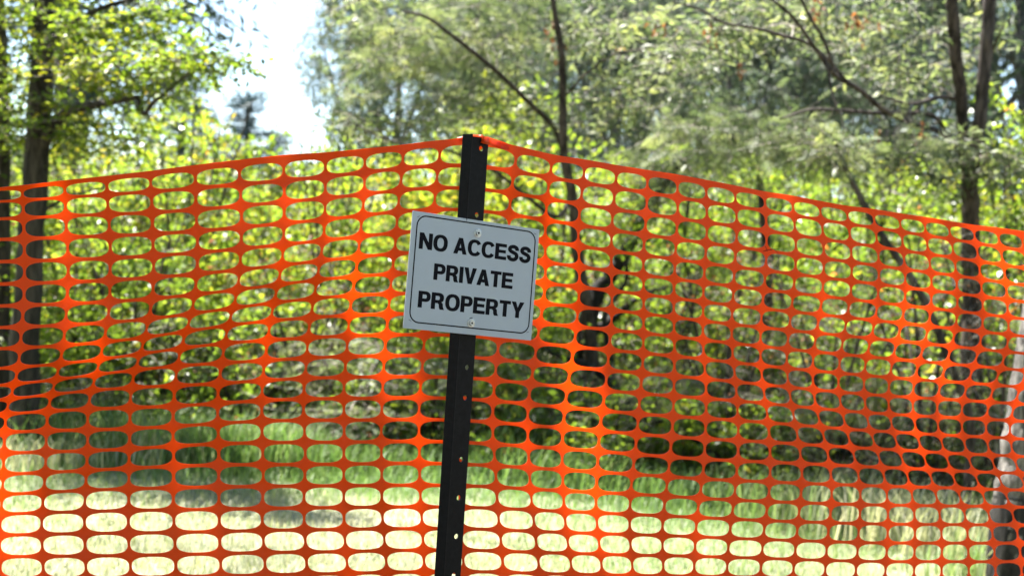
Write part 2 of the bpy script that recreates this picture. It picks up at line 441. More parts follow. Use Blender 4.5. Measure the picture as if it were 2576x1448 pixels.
def wattle_centre():
    Y = 10.3
    tr = drop(px([(1470, 1150), (1490, 980), (1478, 800), (1452, 640), (1440, 500), (1418, 385), (1416, 250), (1412, 130), (1390, 0), (1380, -120)], Y, -.9))
    b1 = px([(1418, 385), (1390, 318), (1330, 258), (1262, 192), (1195, 135), (1130, 85), (1075, 45), (1010, 28)], Y, -1.6)
    b2 = px([(1440, 500), (1395, 545), (1310, 482), (1235, 425), (1130, 380), (1040, 370), (960, 345), (870, 300)], Y, -1.3)
    b3 = px([(1416, 250), (1470, 190), (1540, 140), (1640, 120)], Y, -.9)
    b4 = px([(1412, 130), (1440, 95), (1490, 60)], Y, -0.2)
    r = plant('wattle_tree',
        [(tr, pr([46, 42, 38, 34, 28, 24, 19, 16, 12, 8], Y), 'trunk'), (b1, pr([15, 14, 12, 11, 10, 9, 7, 4], Y), 'branch'),
         (b2, pr([11, 11, 10, 9, 7, 5, 4, 2], Y), 'branch'), (b3, pr([7, 6, 5, 3], Y), 'branch'), (b4, pr([6, 5, 3], Y), 'branch')],
        [cloud(1050, 170, Y-.3, 230, 150, .6, 43), cloud(1250, 60, Y-.2, 230, 100, .6, 34), cloud(950, 60, Y, 150, 100, .5, 22),
         cloud(1270, 270, Y+.1, 150, 90, .5, 21), cloud(940, 330, Y-.4, 130, 60, .4, 16), cloud(1560, 120, Y-.1, 170, 120, .6, 31),
         cloud(1540, 270, Y+.1, 120, 90, .5, 17), cloud(1200, -60, Y, 300, 50, .4, 12), cloud(1130, 330, Y, 80, 40, .3, 7)],
        WAT, 'bark_brown', 'twig')
    tag(r, 'feathery grey-green wattle with a bare diagonal branch above the post', 'tree', 'wattle trees behind the net')
    dead_leaves(r, [(1385, 75, Y-.5, 16, 30, 16), (1408, 140, Y-.5, 12, 40, 14), (1555, 115, Y-.4, 12, 20, 7)])
    return r

def dead_leaves(root, spots):
    for x, y, Y, rx, ry, n in spots:
        c = at(x, y, Y) - np.array(root.location)
        p = c + RNG.normal(size=(n, 3))*np.array([rx*Y/FPX, 0.04, ry*Y/FPX])*0.6
        d = norm(RNG.normal(size=(n, 3))*0.5 + np.array([0, 0, -1]))
        L = 0.035 + 0.03*RNG.random(n)
        v, f, t = kite_leaves(p, d, L, L*0.45, 0.0)
        o = mobj('dead_leaf_cluster', mesh_np('dead_leaf_cluster', v, f, MAT['leaf_dead'], t), root)
        tag(o, 'hanging cluster of rust-orange dead leaves', kind='stuff')
wattle_centre()

def wattle_right():
    Y = 9.7
    tr = drop(px([(2436, 1235), (2440, 1000), (2444, 760), (2442, 560), (2440, 440), (2462, 320), (2474, 180), (2488, 0), (2500, -160)], Y, -.5))
    s2 = px([(2440, 470), (2424, 380), (2418, 250), (2402, 120), (2394, 0), (2385, -140)], Y, -.5)
    b1 = px([(2440, 430), (2385, 345), (2300, 312), (2225, 278), (2160, 225), (2100, 188), (2055, 130), (1990, 40), (1900, -30)], Y, -1.7)
    b2 = px([(2100, 188), (2075, 110), (2030, 30), (1990, -60)], Y-1.05, -0.2)
    b3 = px([(2130, 205), (2045, 118), (1960, 88), (1890, 70), (1820, 58), (1760, 25), (1690, 5)], Y-1.0, -0.5)
    b4 = px([(2385, 345), (2340, 290), (2200, 284), (2110, 278), (2040, 276), (1960, 300)], Y, -1.4)
    b5 = px([(2060, 125), (2080, 170), (2092, 230), (2108, 280)], Y-1.2, -0.1)
    b6 = px([(2418, 250), (2360, 245), (2290, 262), (2210, 240)], Y, -1.2)
    b7 = px([(2462, 320), (2478, 210), (2500, 120), (2525, 60)], Y, -0.6)
    r = plant('wattle_tree',
        [(tr, pr([66, 60, 54, 50, 46, 36, 32, 30, 24], Y), 'trunk'), (s2, pr([28, 28, 29, 30, 27, 22], Y), 'branch'),
         (b1, pr([17, 15, 13, 13, 12, 11, 9, 7, 4], Y), 'branch'), (b2, pr([8, 8, 7, 5], Y), 'branch'),
         (b3, pr([7, 8, 8, 7, 6, 5, 3], Y), 'branch'), (b4, pr([12, 12, 10, 9, 7, 4], Y), 'branch'), (b5, pr([6, 6, 5, 4], Y), 'branch'),
         (b6, pr([12, 11, 9, 5], Y), 'branch'), (b7, pr([8, 7, 6, 4], Y), 'branch')],
        [cloud(2000, 360, Y-.6, 330, 75, .5, 45), cloud(1780, 300, Y-.5, 150, 80, .4, 18), cloud(2330, 390, Y-.4, 190, 70, .4, 26),
         cloud(1760, 120, Y-.4, 170, 110, .5, 22), cloud(1960, 30, Y-.3, 180, 80, .5, 19), cloud(2200, 60, Y-.1, 180, 90, .5, 22),
         cloud(2300, 190, Y+.1, 140, 60, .4, 11), cloud(2490, 420, Y-.3, 80, 60, .3, 9), cloud(2100, -60, Y, 350, 50, .4, 9),
         cloud(2510, 60, Y+.2, 70, 120, .5, 6)],
        WAT, 'bark_brown', 'twig')
    tag(r, 'drooping grey-green wattle with a forked dark trunk near the right edge', 'tree', 'wattle trees behind the net')
    dead_leaves(r, [(2175, 65, Y-.6, 40, 34, 24), (2050, 30, Y-.6, 14, 36, 12), (2315, 340, Y-.7, 10, 30, 12), (2205, 330, Y-.7, 12, 24, 9), (1860, 170, Y-.7, 10, 20, 7), (1790, 80, Y-.6, 12, 40, 12), (1650, 60, Y-.4, 30, 30, 10)])
wattle_right()

def burnt_tree():
    Y = 10.6
    tr = drop(px([(1462, 1160), (1470, 1000), (1472, 870), (1490, 760), (1535, 690), (1580, 620), (1612, 550), (1668, 470), (1740, 380)], Y))
    b1 = px([(1474, 850), (1540, 800), (1610, 745), (1680, 720)], Y, 0.3)
    r = plant('charred_tree', [(tr, pr([80, 72, 64, 52, 40, 34, 29, 22, 12], Y), 'trunk'), (b1, pr([30, 22, 16, 8], Y), 'branch')],
        [cloud(1700, 420, Y-.1, 140, 80, .5, 30), cloud(1650, 520, Y-.3, 60, 40, .2, 6)], dict(WAT), 'bark_burnt', 'twig')
    tag(r, 'blackened crooked trunk right of the sign, bending over to the right', 'tree', 'trees behind the net')
burnt_tree()

def stem_tree(path, widths, Y, bark, label, clouds, leaf, name='slender_tree'):
    r = plant(name, [(drop(px(path, Y)), pr(widths, Y), 'trunk')], clouds, leaf, bark, 'twig')
    tag(r, label, 'tree', 'trees behind the net'); return r
stem_tree([(1936, 1080), (1934, 920), (1930, 760), (1926, 620), (1914, 490), (1900, 330)], [34, 34, 32, 28, 22, 12], 10.6, 'bark_dark',
    'thin straight dark stem behind the net midway between sign and right edge', [cloud(1900, 420, 10.6, 120, 90, .5, 16)], SHR)
stem_tree([(2440, 1060), (2395, 930), (2345, 800), (2285, 690), (2215, 590), (2160, 490), (2130, 430), (2090, 330)], [22, 22, 22, 22, 20, 18, 14, 8], 8.7, 'bark_brown',
    'thin leaning brown stem slanting up-left across the gap left of the forked trunk', [cloud(2100, 380, 8.6, 90, 60, .3, 10)], WAT)
stem_tree([(1660, 1190), (1610, 1100), (1570, 1010), (1500, 930), (1420, 900), (1340, 860)], [30, 26, 26, 24, 18, 8], 9.9, 'bark_burnt',
    'dark leaning branchy stem at the foot of the charred trunk', [cloud(1350, 860, 9.8, 60, 40, .3, 8)], SHR)
stem_tree([(2100, 1180), (2040, 1060), (1980, 960), (1900, 900)], [34, 30, 22, 10], 10.4, 'bark_burnt',
    'low blackened leaning stem behind the net right of the thin straight stem', [cloud(1930, 880, 10.3, 80, 50, .3, 10)], SHR)
stem_tree([(700, 1130), (702, 1040), (698, 930), (690, 800)], [16, 15, 13, 8], 10.0, 'bark_dark',
    'slim dark stem in the shrubs left of the sign', [cloud(690, 780, 10, 90, 70, .4, 12)], SHR)
stem_tree([(2030, 1150), (2032, 950), (2036, 800), (2040, 650)], [12, 14, 14, 10], 12.5, 'bark_grey',
    'pale thin grey stem deeper in the shrubs right of the sign', [cloud(2040, 600, 12.5, 120, 80, .5, 12)], SHR)

for path, w, Yd, bark, lab in (
    ([(1600, 1180), (1640, 950), (1690, 760), (1720, 600), (1735, 470)], 20, 11.5, 'bark_dark', 'thin dark stem rising just right of the crooked charred trunk'),
    ([(1530, 1190), (1505, 1060), (1540, 930), (1520, 800), (1575, 700), (1560, 590)], 20, 10.2, 'bark_burnt', 'crooked black stem close on the right of the charred trunk'),
    ([(1440, 1180), (1420, 1060), (1375, 960), (1330, 900), (1300, 800)], 16, 10.2, 'bark_burnt', 'crooked black stem leaning left beside the charred trunk'),
    ([(1690, 1190), (1720, 1040), (1690, 900), (1740, 780), (1720, 640)], 16, 10.5, 'bark_burnt', 'crooked black stem midway between charred trunk and thin straight stem'),
    ([(1785, 1150), (1762, 900), (1790, 700), (1772, 520)], 15, 12.0, 'bark_brown', 'thin wavering stem between charred trunk and thin straight stem'),
    ([(2215, 1170), (2190, 950), (2232, 760), (2215, 600), (2240, 470)], 17, 11.3, 'bark_dark', 'thin dark stem under the drooping wattle'),
    ([(2335, 1180), (2352, 1000), (2328, 820), (2362, 640)], 15, 12.0, 'bark_brown', 'thin brown stem close on the left of the forked trunk'),
    ([(1335, 1160), (1352, 1000), (1322, 860), (1345, 720)], 15, 10.6, 'bark_dark', 'thin dark stem right of the post below the sign'),
    ([(950, 1130), (930, 960), (962, 800), (955, 650)], 13, 11.0, 'bark_grey', 'thin grey stem left of the sign'),
    ([(430, 1180), (442, 1000), (420, 820), (430, 640)], 13, 10.8, 'bark_brown', 'thin brown stem behind the dry grass tuft'),
    ([(1850, 1230), (1780, 1130), (1690, 1070), (1590, 1050)], 22, 9.4, 'bark_burnt', 'fallen dark limb lying low right of the charred trunk'),
    ([(2300, 1230), (2180, 1150), (2060, 1120), (1990, 1050)], 18, 9.3, 'bark_burnt', 'fallen dark limb propped low under the drooping wattle')):
    n_ = len(path); q = px(path, Yd); x_, y_ = path[-1]
    stem_tree(path, [w*(1-.55*k/(n_-1)) for k in range(n_)], Yd, bark, lab, [cloud(x_, y_, Yd, 110, 80, .4, 9)], SHR)

def near_right():
    Y = 6.9
    tr = drop(px([(2528, 1520), (2536, 1330), (2552, 1180), (2566, 1060), (2592, 860), (2630, 600), (2660, 300), (2690, -50), (2680, -800), (2500, -1900)], Y))
    r = plant('rough_barked_tree', [(tr, pr([92, 84, 78, 74, 70, 66, 60, 50, 40, 20], Y), 'trunk')],
        [cloud(2760, -200, Y, 200, 120, .5, 24), (np.array([2.8, 7.0, 7.0]), np.array([1.2, 1.0, 1.0]), 24)], GUM | dict(size=.09, spray=.35), 'bark_grey', 'twig', side=40)
    base = spline(tr, 90); base = base[base[:, 2] < at(2545, 1235, Y)[2]]
    v, f = tubes([(base, np.linspace(100, 84, len(base))*.5*Y/FPX, 22, .05)])
    o = mobj('charred_base', mesh_np('charred_base', v-np.array(r.location), f, MAT['bark_burnt'], smooth=True), r); o['label'] = 'blackened foot of the trunk'
    tag(r, 'rough grey-barked trunk standing on the sunlit grass at the right edge', 'tree', 'trees behind the net')
near_right()

def yellow_tree(x, y, Y, s, label, n=60):
    c = at(x, y, Y); g = float(ground_z(c[0], c[1]))
    tr = np.array([(c[0]+.1, c[1], g-.05), (c[0]+.05, c[1], g+.5*(c[2]-g)), (c[0], c[1], c[2]+.2)])
    r = plant('yellowing_tree', [(tr, [.07, .055, .02], 'trunk')],
        [(c, np.array([.9, .8, .8])*s, n), (c+np.array([-.5, 0, -.6])*s, np.array([.8, .7, .6])*s, n//2), (c+np.array([.5, 0, -.7])*s, np.array([.7, .7, .6])*s, n//2)],
        YEL, 'bark_brown', 'twig')
    tag(r, label, 'tree', 'trees behind the net')
yellow_tree(540, 520, 13.5, 0.75, 'yellow-green rounded small tree below the sky gap')
yellow_tree(400, 540, 12.0, 0.7, 'yellow-green leafy tree beside the layered branch of the dark trunk')
yellow_tree(250, 520, 11.5, 0.75, 'yellow-green sapling just right of the thick dark trunk')
yellow_tree(860, 520, 12.5, 0.8, 'light green leafy tree behind the net left of the post top')
yellow_tree(1250, 400, 12.5, 0.7, 'bright lime-green leafy tree showing behind the post top')

YEL2 = dict(SHR, mat='leaf_shrub', size=.065, spray=.30, tint=(.35, 1))
for x_, y_, Y_, s_, lab in ((1560, 500, 14.5, .85, 'fresh green small tree behind the crooked charred trunk'), (1760, 520, 15.5, .9, 'fresh green small tree left of the thin straight stem'),
    (1960, 510, 14.5, .85, 'fresh green small tree right of the thin straight stem'), (2180, 530, 15.5, .95, 'fresh green small tree seen under the drooping wattle'),
    (2370, 530, 14.5, .85, 'fresh green small tree just left of the forked trunk'), (2540, 520, 14.0, .9, 'sunny green small tree right of the forked trunk'),
    (700, 520, 15.0, .8, 'yellow-green small tree at the foot of the sky gap'), (1060, 500, 15.0, .85, 'yellow-green small tree left of the post top'), (130, 480, 13.0, .8, 'yellow-green small tree behind the thick dark trunk')):
    YEL = YEL2 if x_ > 1300 else dict(SHR, mat='leaf_yellow', size=0.06, spray=0.28)
    yellow_tree(x_, y_, Y_, s_, lab, 54)

# ------------------------------------------------------------------ far trees
def gum(h, seed_n=70):
    tr = np.array([(0, 0, -.1), (.15, 0, h*.3), (-.1, .1, h*.6), (.1, 0, h*.92)])
    b1 = np.array([(.0, .05, h*.45), (.9, .2, h*.62), (1.3, .1, h*.78)]); b2 = np.array([(-.05, .05, h*.5), (-1.0, 0, h*.66), (-1.5, .3, h*.8)])
    r = plant('gum_tree', [(tr, [.22, .18, .12, .04], 'trunk'), (b1, [.08, .06, .03], 'branch'), (b2, [.08, .06, .03], 'branch')],
        [(np.array([0, 0, h*.85]), np.array([1.6, 1.4, h*.14]), seed_n), (np.array([1.1, 0, h*.66]), np.array([1.3, 1.2, h*.12]), seed_n//2),
         (np.array([-1.3, 0, h*.68]), np.array([1.3, 1.2, h*.13]), seed_n//2), (np.array([.2, -.6, h*.45]), np.array([1.7, 1.0, h*.14]), seed_n//2)],
        GUM, 'bark_grey', 'twig', origin=(0, 0, 0))
    return r

def pine(h):
    tr = np.array([(0, 0, -.1), (.1, 0, h*.5), (0, 0, h)])
    cl = []
    for k in range(9):
        z = h*(.25+.72*k/8); w = (1-(k/8.6))*h*.22+.35; a = k*2.4
        cl.append((np.array([math.cos(a)*w*.35, math.sin(a)*w*.35, z]), np.array([w, w, h*.045+.15]), int(16 - k*0.8)))
    return plant('pine_tree', [(tr, [.25, .18, .05], 'trunk')], cl, PIN, 'bark_dark', 'bark_dark', origin=(0, 0, 0))

def stand(root, x, y_top, Y, h, label, group, rz=0.0, first=False, lean=0.0, sx=1.0):
    """Place a far tree so that its top reaches frame height y_top at depth Y."""
    o = root if first else copy_tree(root)
    c = at(x, y_top, Y); g = float(ground_z(c[0], c[1]))
    s = max(0.2, (c[2]-g)/h)
    o.location = (c[0], c[1], g-0.05); o.scale = (s*sx, s*sx, s); o.rotation_euler = (0, lean, rz)
    tag(o, label, 'tree', group); return o

gum0, gum1, pine0 = gum(8.0, 110), gum(9.0, 120), pine(9.0)
FG = 'far trees beyond the shrubs'
stand(pine0, 622, 232, 42, 9, 'dark blue-green conifer alone in the sky gap', FG, 0.3, True, sx=1.6)
stand(pine0, 690, 330, 46, 9, 'small blue-green conifer low in the sky gap beside a taller one', FG, 1.9, sx=1.6)
stand(pine0, 470, 200, 38, 9, 'dark conifer behind the tip of the layered branch', FG, 4.0, sx=1.6)
stand(pine0, 380, 330, 40, 9, 'low dark conifer behind the yellow-green trees at left', FG, 2.2)
stand(gum0, 895, -120, 24, 8, 'tall grey-green gum tree forming the right side of the sky gap', FG, 0.5, True, sx=.52)
stand(gum1, 1290, -260, 26, 9, 'tall gum tree behind the wattle left of the post', FG, 1.2, True)
stand(gum0, 1400, -200, 30, 8, 'grey-green gum tree behind the wattle above the post', FG, 2.5)
stand(gum1, 1420, -220, 22, 9, 'gum tree deep behind the upright wattle stem', FG, 3.3)
stand(gum0, 1640, -260, 25, 8, 'gum tree deep behind the wattle right of the post', FG, 4.4)
stand(gum1, 1850, -220, 21, 9, 'gum tree deep behind the drooping wattle branches', FG, 5.5)
stand(gum0, 2080, -260, 24, 8, 'gum tree deep behind the drooping wattle, upper right', FG, 0.2)
stand(gum1, 2300, -240, 20, 9, 'gum tree deep behind the forked trunk', FG, 2.0)
stand(gum0, 2500, -220, 23, 8, 'gum tree deep behind the right edge', FG, 3.0)
stand(gum0, 1750, -150, 34, 8, 'gum tree at the back behind the middle of the wattles', FG, 1.7)
stand(gum1, 2000, -150, 32, 9, 'gum tree at the back behind the drooping wattle', FG, 2.9)
stand(gum0, 2240, -150, 34, 8, 'gum tree at the back left of the forked trunk', FG, 4.9)
stand(gum1, 1180, -120, 34, 9, 'gum tree at the back left of the upright wattle stem', FG, .9)
stand(gum1, 1010, -150, 17, 9, 'leafy gum tree close behind the left half of the central wattle', FG, 3.9, sx=.62)
stand(gum0, 1230, -150, 18, 8, 'leafy gum tree close behind the diagonal branch', FG, 5.2, sx=.8)
stand(gum1, 1580, -150, 17, 9, 'leafy gum tree close behind the wattle right of its upright stem', FG, .4, sx=.8)
stand(gum0, 1950, -150, 17.5, 8, 'leafy gum tree close behind the bare diagonal limbs at upper right', FG, 2.2, sx=.8)
stand(gum1, 60, 330, 30, 9, 'gum tree far behind the thick dark trunk', FG, 4.1)
stand(gum0, 540, 470, 28, 8, 'low far gum tree under the sky gap', FG, 1.0)
stand(gum0, 800, 400, 30, 8, 'far gum tree at the foot of the sky gap', FG, 2.8)
stand(gum1, 300, 450, 26, 9, 'far gum tree behind the yellow-green saplings', FG, 5.0)

def shade_tree():  # unseen trees added to keep sun off the fence and foreground
    tr = np.array([(0, 0, -.1), (.1, .1, 2.0), (.3, .3, 4.2), (.6, .6, 6.2), (.7, .7, 7.6)])
    br = [np.array([(.25, .25, 3.9), (.9*math.cos(a), 1.1*math.sin(a), 5.2), (2.2*math.cos(a)+.5, 2.8*math.sin(a)+.5, 6.6)]) for a in (0.2, 1.3, 2.4, 3.5, 4.6, 5.7)]
    return plant('added_shade_tree', [(tr, [.26, .22, .18, .12, .05], 'trunk')] + [(b, [.10, .07, .03], 'branch') for b in br],
        [(np.array([.7, .7, 7.2]), np.array([3.7, 4.5, 1.2]), 470)], dict(OAK, size=.12, aspect=.6, spray=.55, ns=7, m=9, twig_r=.003), 'bark_dark', 'twig', origin=(0, 0, 0))
shade0 = shade_tree()
for i, (x, y, lab) in enumerate(((-4.6, 2.4, 'unseen spreading tree left of the camera, added to shade the fence'), (2.0, -3.0, 'unseen spreading tree behind the camera, added to shade the clearing'), (-7.6, -4.6, 'unseen spreading tree far left behind the camera, added for shade'))):
    o = shade0 if i == 0 else copy_tree(shade0)
    o.location = (x, y, float(ground_z(x, y))); o.rotation_euler = (0, 0, i*1.9)
    tag(o, lab, 'tree', 'trees added for shade on the viewer side')
for i, (x, y, s_, lab) in enumerate(((-3.2, -8.0, 1.0, 'unseen gum tree added well behind the camera to the left'), (4.5, -7.5, 1.0, 'unseen gum tree added well behind the camera to the right'), (8.0, 1.5, 1.0, 'unseen gum tree added right of the camera'))):  # unseen gums added to block sky light in front of the sign
    o = copy_tree((gum0, gum1)[i % 2]); o.location = (x, y, float(ground_z(x, y))-.05); o.scale = (s_*1.3, s_*1.3, s_); o.rotation_euler = (0, 0, i*1.3)
    tag(o, lab, 'tree', 'trees added for shade on the viewer side')

# ------------------------------------------------------------------ shrubs of the undergrowth
def shrub_proto(h, w, n, leaf):
    mains = []
    for k in range(6):
        a = k*1.05 + RNG.random()*.5; sp = w*(.25+.4*RNG.random())
        top = np.array([math.cos(a)*sp, math.sin(a)*sp, h*(.6+.35*RNG.random())])
        mains.append((np.array([(math.cos(a)*.05, math.sin(a)*.05, -.05), top*np.array([.35, .35, .5]), top]), [.016, .012, .005], 'stem'))
    cl = [(np.array([0, 0, h*.62]), np.array([w, w, h*.36]), n), (np.array([w*.4, -.2*w, h*.32]), np.array([w*.7, w*.7, h*.26]), n//2),
          (np.array([-w*.45, .1*w, h*.36]), np.array([w*.7, w*.7, h*.28]), n//2)]
    return plant('leafy_shrub', mains, cl, leaf, 'bark_brown', 'twig', origin=(0, 0, 0))
sh = [shrub_proto(1.6, .75, 46, SHR), shrub_proto(2.4, .8, 58, SHR | dict(spray=.24)), shrub_proto(2.1, .7, 48, SHR | dict(mat='leaf_yellow', size=.05)),
      shrub_proto(1.2, .7, 32, SHR | dict(size=.06, tint=(.2, 1)))]
low = [shrub_proto(.55, .5, 30, SHR | dict(size=.036, spray=.15)), shrub_proto(.7, .5, 24, SHR | dict(size=.065, aspect=.5)), shrub_proto(.8, .55, 30, WAT | dict(size=.06))]
bare = shrub_proto(1.5, .7, 75, SHR | dict(ns=3, m=1, mat='leaf_dead', size=.022))
spots = [  # frame x, depth, proto, scale, label
 (200, 9.6, 1, 1.0, 'tall leafy shrub behind the net just right of the thick dark trunk'),
 (330, 9.2, 0, 1.0, 'bushy shrub low behind the net between the dark trunk and the tall grass'),
 (450, 10.2, 1, 1.05, 'tall green shrub behind the net, second from the thick dark trunk'),
 (560, 9.7, 3, 1.0, 'low dark green shrub behind the tall grass tuft'),
 (690, 10.4, 2, 1.0, 'yellow-flecked shrub behind the net halfway between dark trunk and post'),
 (820, 9.8, 1, .95, 'tall green shrub behind the net left of the sign'),
 (950, 10.3, 2, 1.1, 'bright yellow-green shrub next to the left side of the sign'),
 (1040, 9.6, 3, 1.0, 'low shrub behind the net below the left edge of the sign'),
 (1190, 10.4, 2, 1.05, 'lime-green shrub hidden partly by the sign'),
 (1290, 9.7, 0, 1.05, 'leafy shrub right of the post below the sign'),
 (1400, 11.0, 1, 1.0, 'tall shrub behind the charred trunk'),
 (1560, 10.9, 0, 1.1, 'green shrub growing right of the charred trunk'),
 (1700, 10.2, 1, .9, 'leafy shrub behind the net right of the crooked charred trunk'),
 (1810, 9.7, 3, 1.1, 'low dark shrub left of the thin straight stem'),
 (1880, 11.2, 1, 1.05, 'tall green shrub directly behind the thin straight stem'),
 (2020, 10.0, 0, 1.15, 'round green shrub right of the thin straight stem'),
 (2130, 11.0, 1, 1.1, 'tall bright green shrub under the drooping wattle'),
 (2260, 9.9, 0, 1.05, 'green shrub behind the leaning brown stem'),
 (2360, 10.8, 1, 1.0, 'tall shrub left of the forked trunk'),
 (2530, 10.2, 2, 1.15, 'sunlit yellow-green shrub right of the forked trunk'),
 (2600, 9.4, 1, 1.1, 'tall green shrub cut by the right picture edge'),
 (60, 10.6, 1, 1.05, 'tall shrub behind the thick dark trunk'),
 (-40, 9.8, 0, 1.2, 'leafy shrub cut by the left picture edge'),
]
SG = 'shrubs of the undergrowth'
low_spots = [(170, 9.5, 2), (270, 9.9, 1), (390, 9.7, 0), (480, 10.1, 2), (620, 9.8, 1), (740, 10.0, 0), (870, 9.7, 2), (980, 10.0, 1), (1090, 9.9, 0), (1240, 9.8, 2), (1340, 9.5, 1), (1540, 9.6, 0), (1640, 9.9, 2),
             (1750, 9.6, 1), (1850, 9.9, 2), (1950, 9.5, 0), (2080, 9.8, 1), (2180, 9.4, 2), (2300, 9.5, 0), (2380, 9.7, 1), (2500, 9.3, 2)]
names_low = ['small-leaved low bush', 'broad-leaved low bush', 'feathery grey-green low bush']
where_low = ['right of the thick dark trunk', 'behind the dry grass tuft', 'beside the dry grass tuft', 'left of the lush grass tuft', 'behind the lush grass tuft', 'right of the lush grass tuft', 'between lush grass and post',
    'left of the post foot', 'just left of the post', 'just right of the post', 'at the left foot of the charred trunk', 'at the right foot of the charred trunk', 'behind the fallen dark limb', 'left of the thin straight stem',
    'at the foot of the thin straight stem', 'right of the thin straight stem', 'under the drooping wattle', 'behind the yellowing grass', 'behind the straw-yellow grass', 'left of the forked trunk', 'right of the forked trunk']
first_low = set()
for i, (x, Y, k) in enumerate(low_spots):
    o = low[k] if k not in first_low else copy_tree(low[k]); first_low.add(k)
    o.name = 'low_bush'; c = at(x, 1000, Y); s = .8 + .6*((i*.618) % 1)
    o.location = (c[0], Y, float(ground_z(c[0], Y))); o.rotation_euler = (0, 0, i*2.4); o.scale = (s, s, s*(.9+.4*((i*.37) % 1)))
    tag(o, names_low[k] + ' ' + where_low[i], 'bush', 'low bushes along the grass edge')
for i, (x, Y, s, lab) in enumerate(((1390, 11.2, 1.1, 'bare twiggy bush left of the charred trunk'), (1640, 11.2, 1.25, 'bare twiggy bush right of the charred trunk'), (1830, 9.8, 1.2, 'bare twiggy bush beside the thin straight stem'),
        (2090, 9.4, 1.15, 'bare twiggy bush under the drooping wattle'), (2330, 9.3, 1.2, 'bare twiggy bush left of the forked trunk'), (2520, 9.2, 1.2, 'bare twiggy bush right of the forked trunk'), (760, 9.9, 1.0, 'bare twiggy bush left of the post'))):
    o = bare if i == 0 else copy_tree(bare); o.name = 'bare_bush'; c = at(x, 1000, Y)
    o.location = (c[0], Y, float(ground_z(c[0], Y))); o.rotation_euler = (0, 0, i*1.7); o.scale = (s, s, s*1.1)
    tag(o, lab, 'bush', 'bare twiggy bushes')
used = set()
for i, (x, Y, k, s, lab) in enumerate(spots):
    o = sh[k] if k not in used else copy_tree(sh[k]); used.add(k)
    Y += .75; c = at(x, 900, Y); o.location = (c[0], Y, float(ground_z(c[0], Y)))
    o.rotation_euler = (0, 0, i*1.37); o.scale = (s, s, s*(.95+.1*((i*7) % 3)))
    tag(o, lab, 'shrub', SG)
DEEP = ['beyond the left picture edge', 'far behind the thick dark trunk', 'right of the thick dark trunk', 'behind the straw-coloured grass tuft', 'behind the lush green grass tuft',
    'behind the slim dark stem', 'left of the sign', 'behind the sign', 'just right of the sign', 'behind the charred trunk', 'right of the charred trunk', 'behind the thin straight stem',
    'under the drooping wattle', 'behind the leaning brown stem', 'behind the forked trunk', 'at the right picture edge']
for i in range(11):   # second rank, deeper in the bush
    k = (i*5) % 4 if (i*5) % 4 != 3 else 1
    Y = 13.0 + 2.6*((i*0.618) % 1); x = -120 + 2800*i/10
    o = copy_tree(sh[k]); c = at(x, 900, Y); s = 1.0 + .35*((i*.377) % 1)
    o.location = (c[0], Y, float(ground_z(c[0], Y))); o.rotation_euler = (0, 0, i*2.1); o.scale = (s, s, s*1.1)
    tag(o, 'leafy shrub deep in the bush, second rank, ' + DEEP[int(i*1.5)], 'shrub', 'deeper rank of shrubs')

for i in range(22):   # the bush goes on to both sides of the frame
    left = i % 2; q = i//2
    x, y = (3.9 + .75*q)*(-1 if left else 1)*(1.0 + .08*(q % 3)), 9.6 + 2.8*((i*.618) % 1)
    o = copy_tree(sh[(1, 0, 2)[i % 3]]); s = 1.1 + .4*((i*.377) % 1)
    o.location = (x, y, float(ground_z(x, y))); o.rotation_euler = (0, 0, i*2.3); o.scale = (s, s, s*1.15)
    tag(o, 'shrub of the bush beyond the %s picture edge' % ('left' if left else 'right'), 'shrub', 'bush beyond the %s edge' % ('left' if left else 'right'))
    if q % 2 == 0:
        o = copy_tree((gum0, gum1)[q//2 % 2]); x *= 1.35; y += 5; s = .95 + .3*((i*.71) % 1)
        o.location = (x, y, float(ground_z(x, y))-.05); o.rotation_euler = (0, 0, i*1.1); o.scale = (s, s, s)
        tag(o, 'gum tree of the bush beyond the %s picture edge' % ('left' if left else 'right'), 'tree', 'gum trees beyond the %s edge' % ('left' if left else 'right'))
for i in range(14):   # bush on the viewer side of the fence
    a = math.pi*(1.02 + .96*i/13); r = 7.5 + 3.5*((i*.618) % 1); x, y = r*math.cos(a)*1.2, r*math.sin(a)+1.5
    o = copy_tree(sh[(0, 1, 2)[i % 3]]); s = 1.3 + .5*((i*.377) % 1)
    o.location = (x, y, float(ground_z(x, y))); o.rotation_euler = (0, 0, i*2.1); o.scale = (s*1.3, s*1.3, s*1.25)
    tag(o, 'shrub of the bush behind the camera', 'shrub', 'bush on the viewer side')
    if i % 2 == 0:
        o = copy_tree((gum0, gum1)[(i//2) % 2]); x, y = x*1.35, y*1.35; s = .9 + .3*((i*.71) % 1)
        o.location = (x, y, float(ground_z(x, y))-.05); o.rotation_euler = (0, 0, i*1.1); o.scale = (s*1.3, s*1.3, s)
        tag(o, 'gum tree of the bush behind the camera', 'tree', 'gum trees on the viewer side')

# ------------------------------------------------------------------ grass
def blades(P, h, w, lean, tint, segs=2):
    n = len(P); a = RNG.random(n)*6.283
    d = np.stack([np.cos(a), np.sin(a), np.zeros(n)], -1); s = np.stack([-np.sin(a), np.cos(a), np.zeros(n)], -1)
    h = h[:, None]; w = w[:, None]; ln = lean[:, None]
    up = np.array([0, 0, 1.0])
    mid = P + up*h*.6 + d*h*ln*.35; tip = P + up*h*(1-.25*ln) + d*h*ln
    v = np.stack([P - s*w*.5, P + s*w*.5, mid + s*w*.4, tip, mid - s*w*.4], 1).reshape(-1, 3)
    b = np.arange(n)*5
    q = np.stack([b, b+1, b+2, b+4], -1); t = np.stack([b+4, b+2, b+3], -1)
    return v, [q, t], np.repeat(tint, 5)

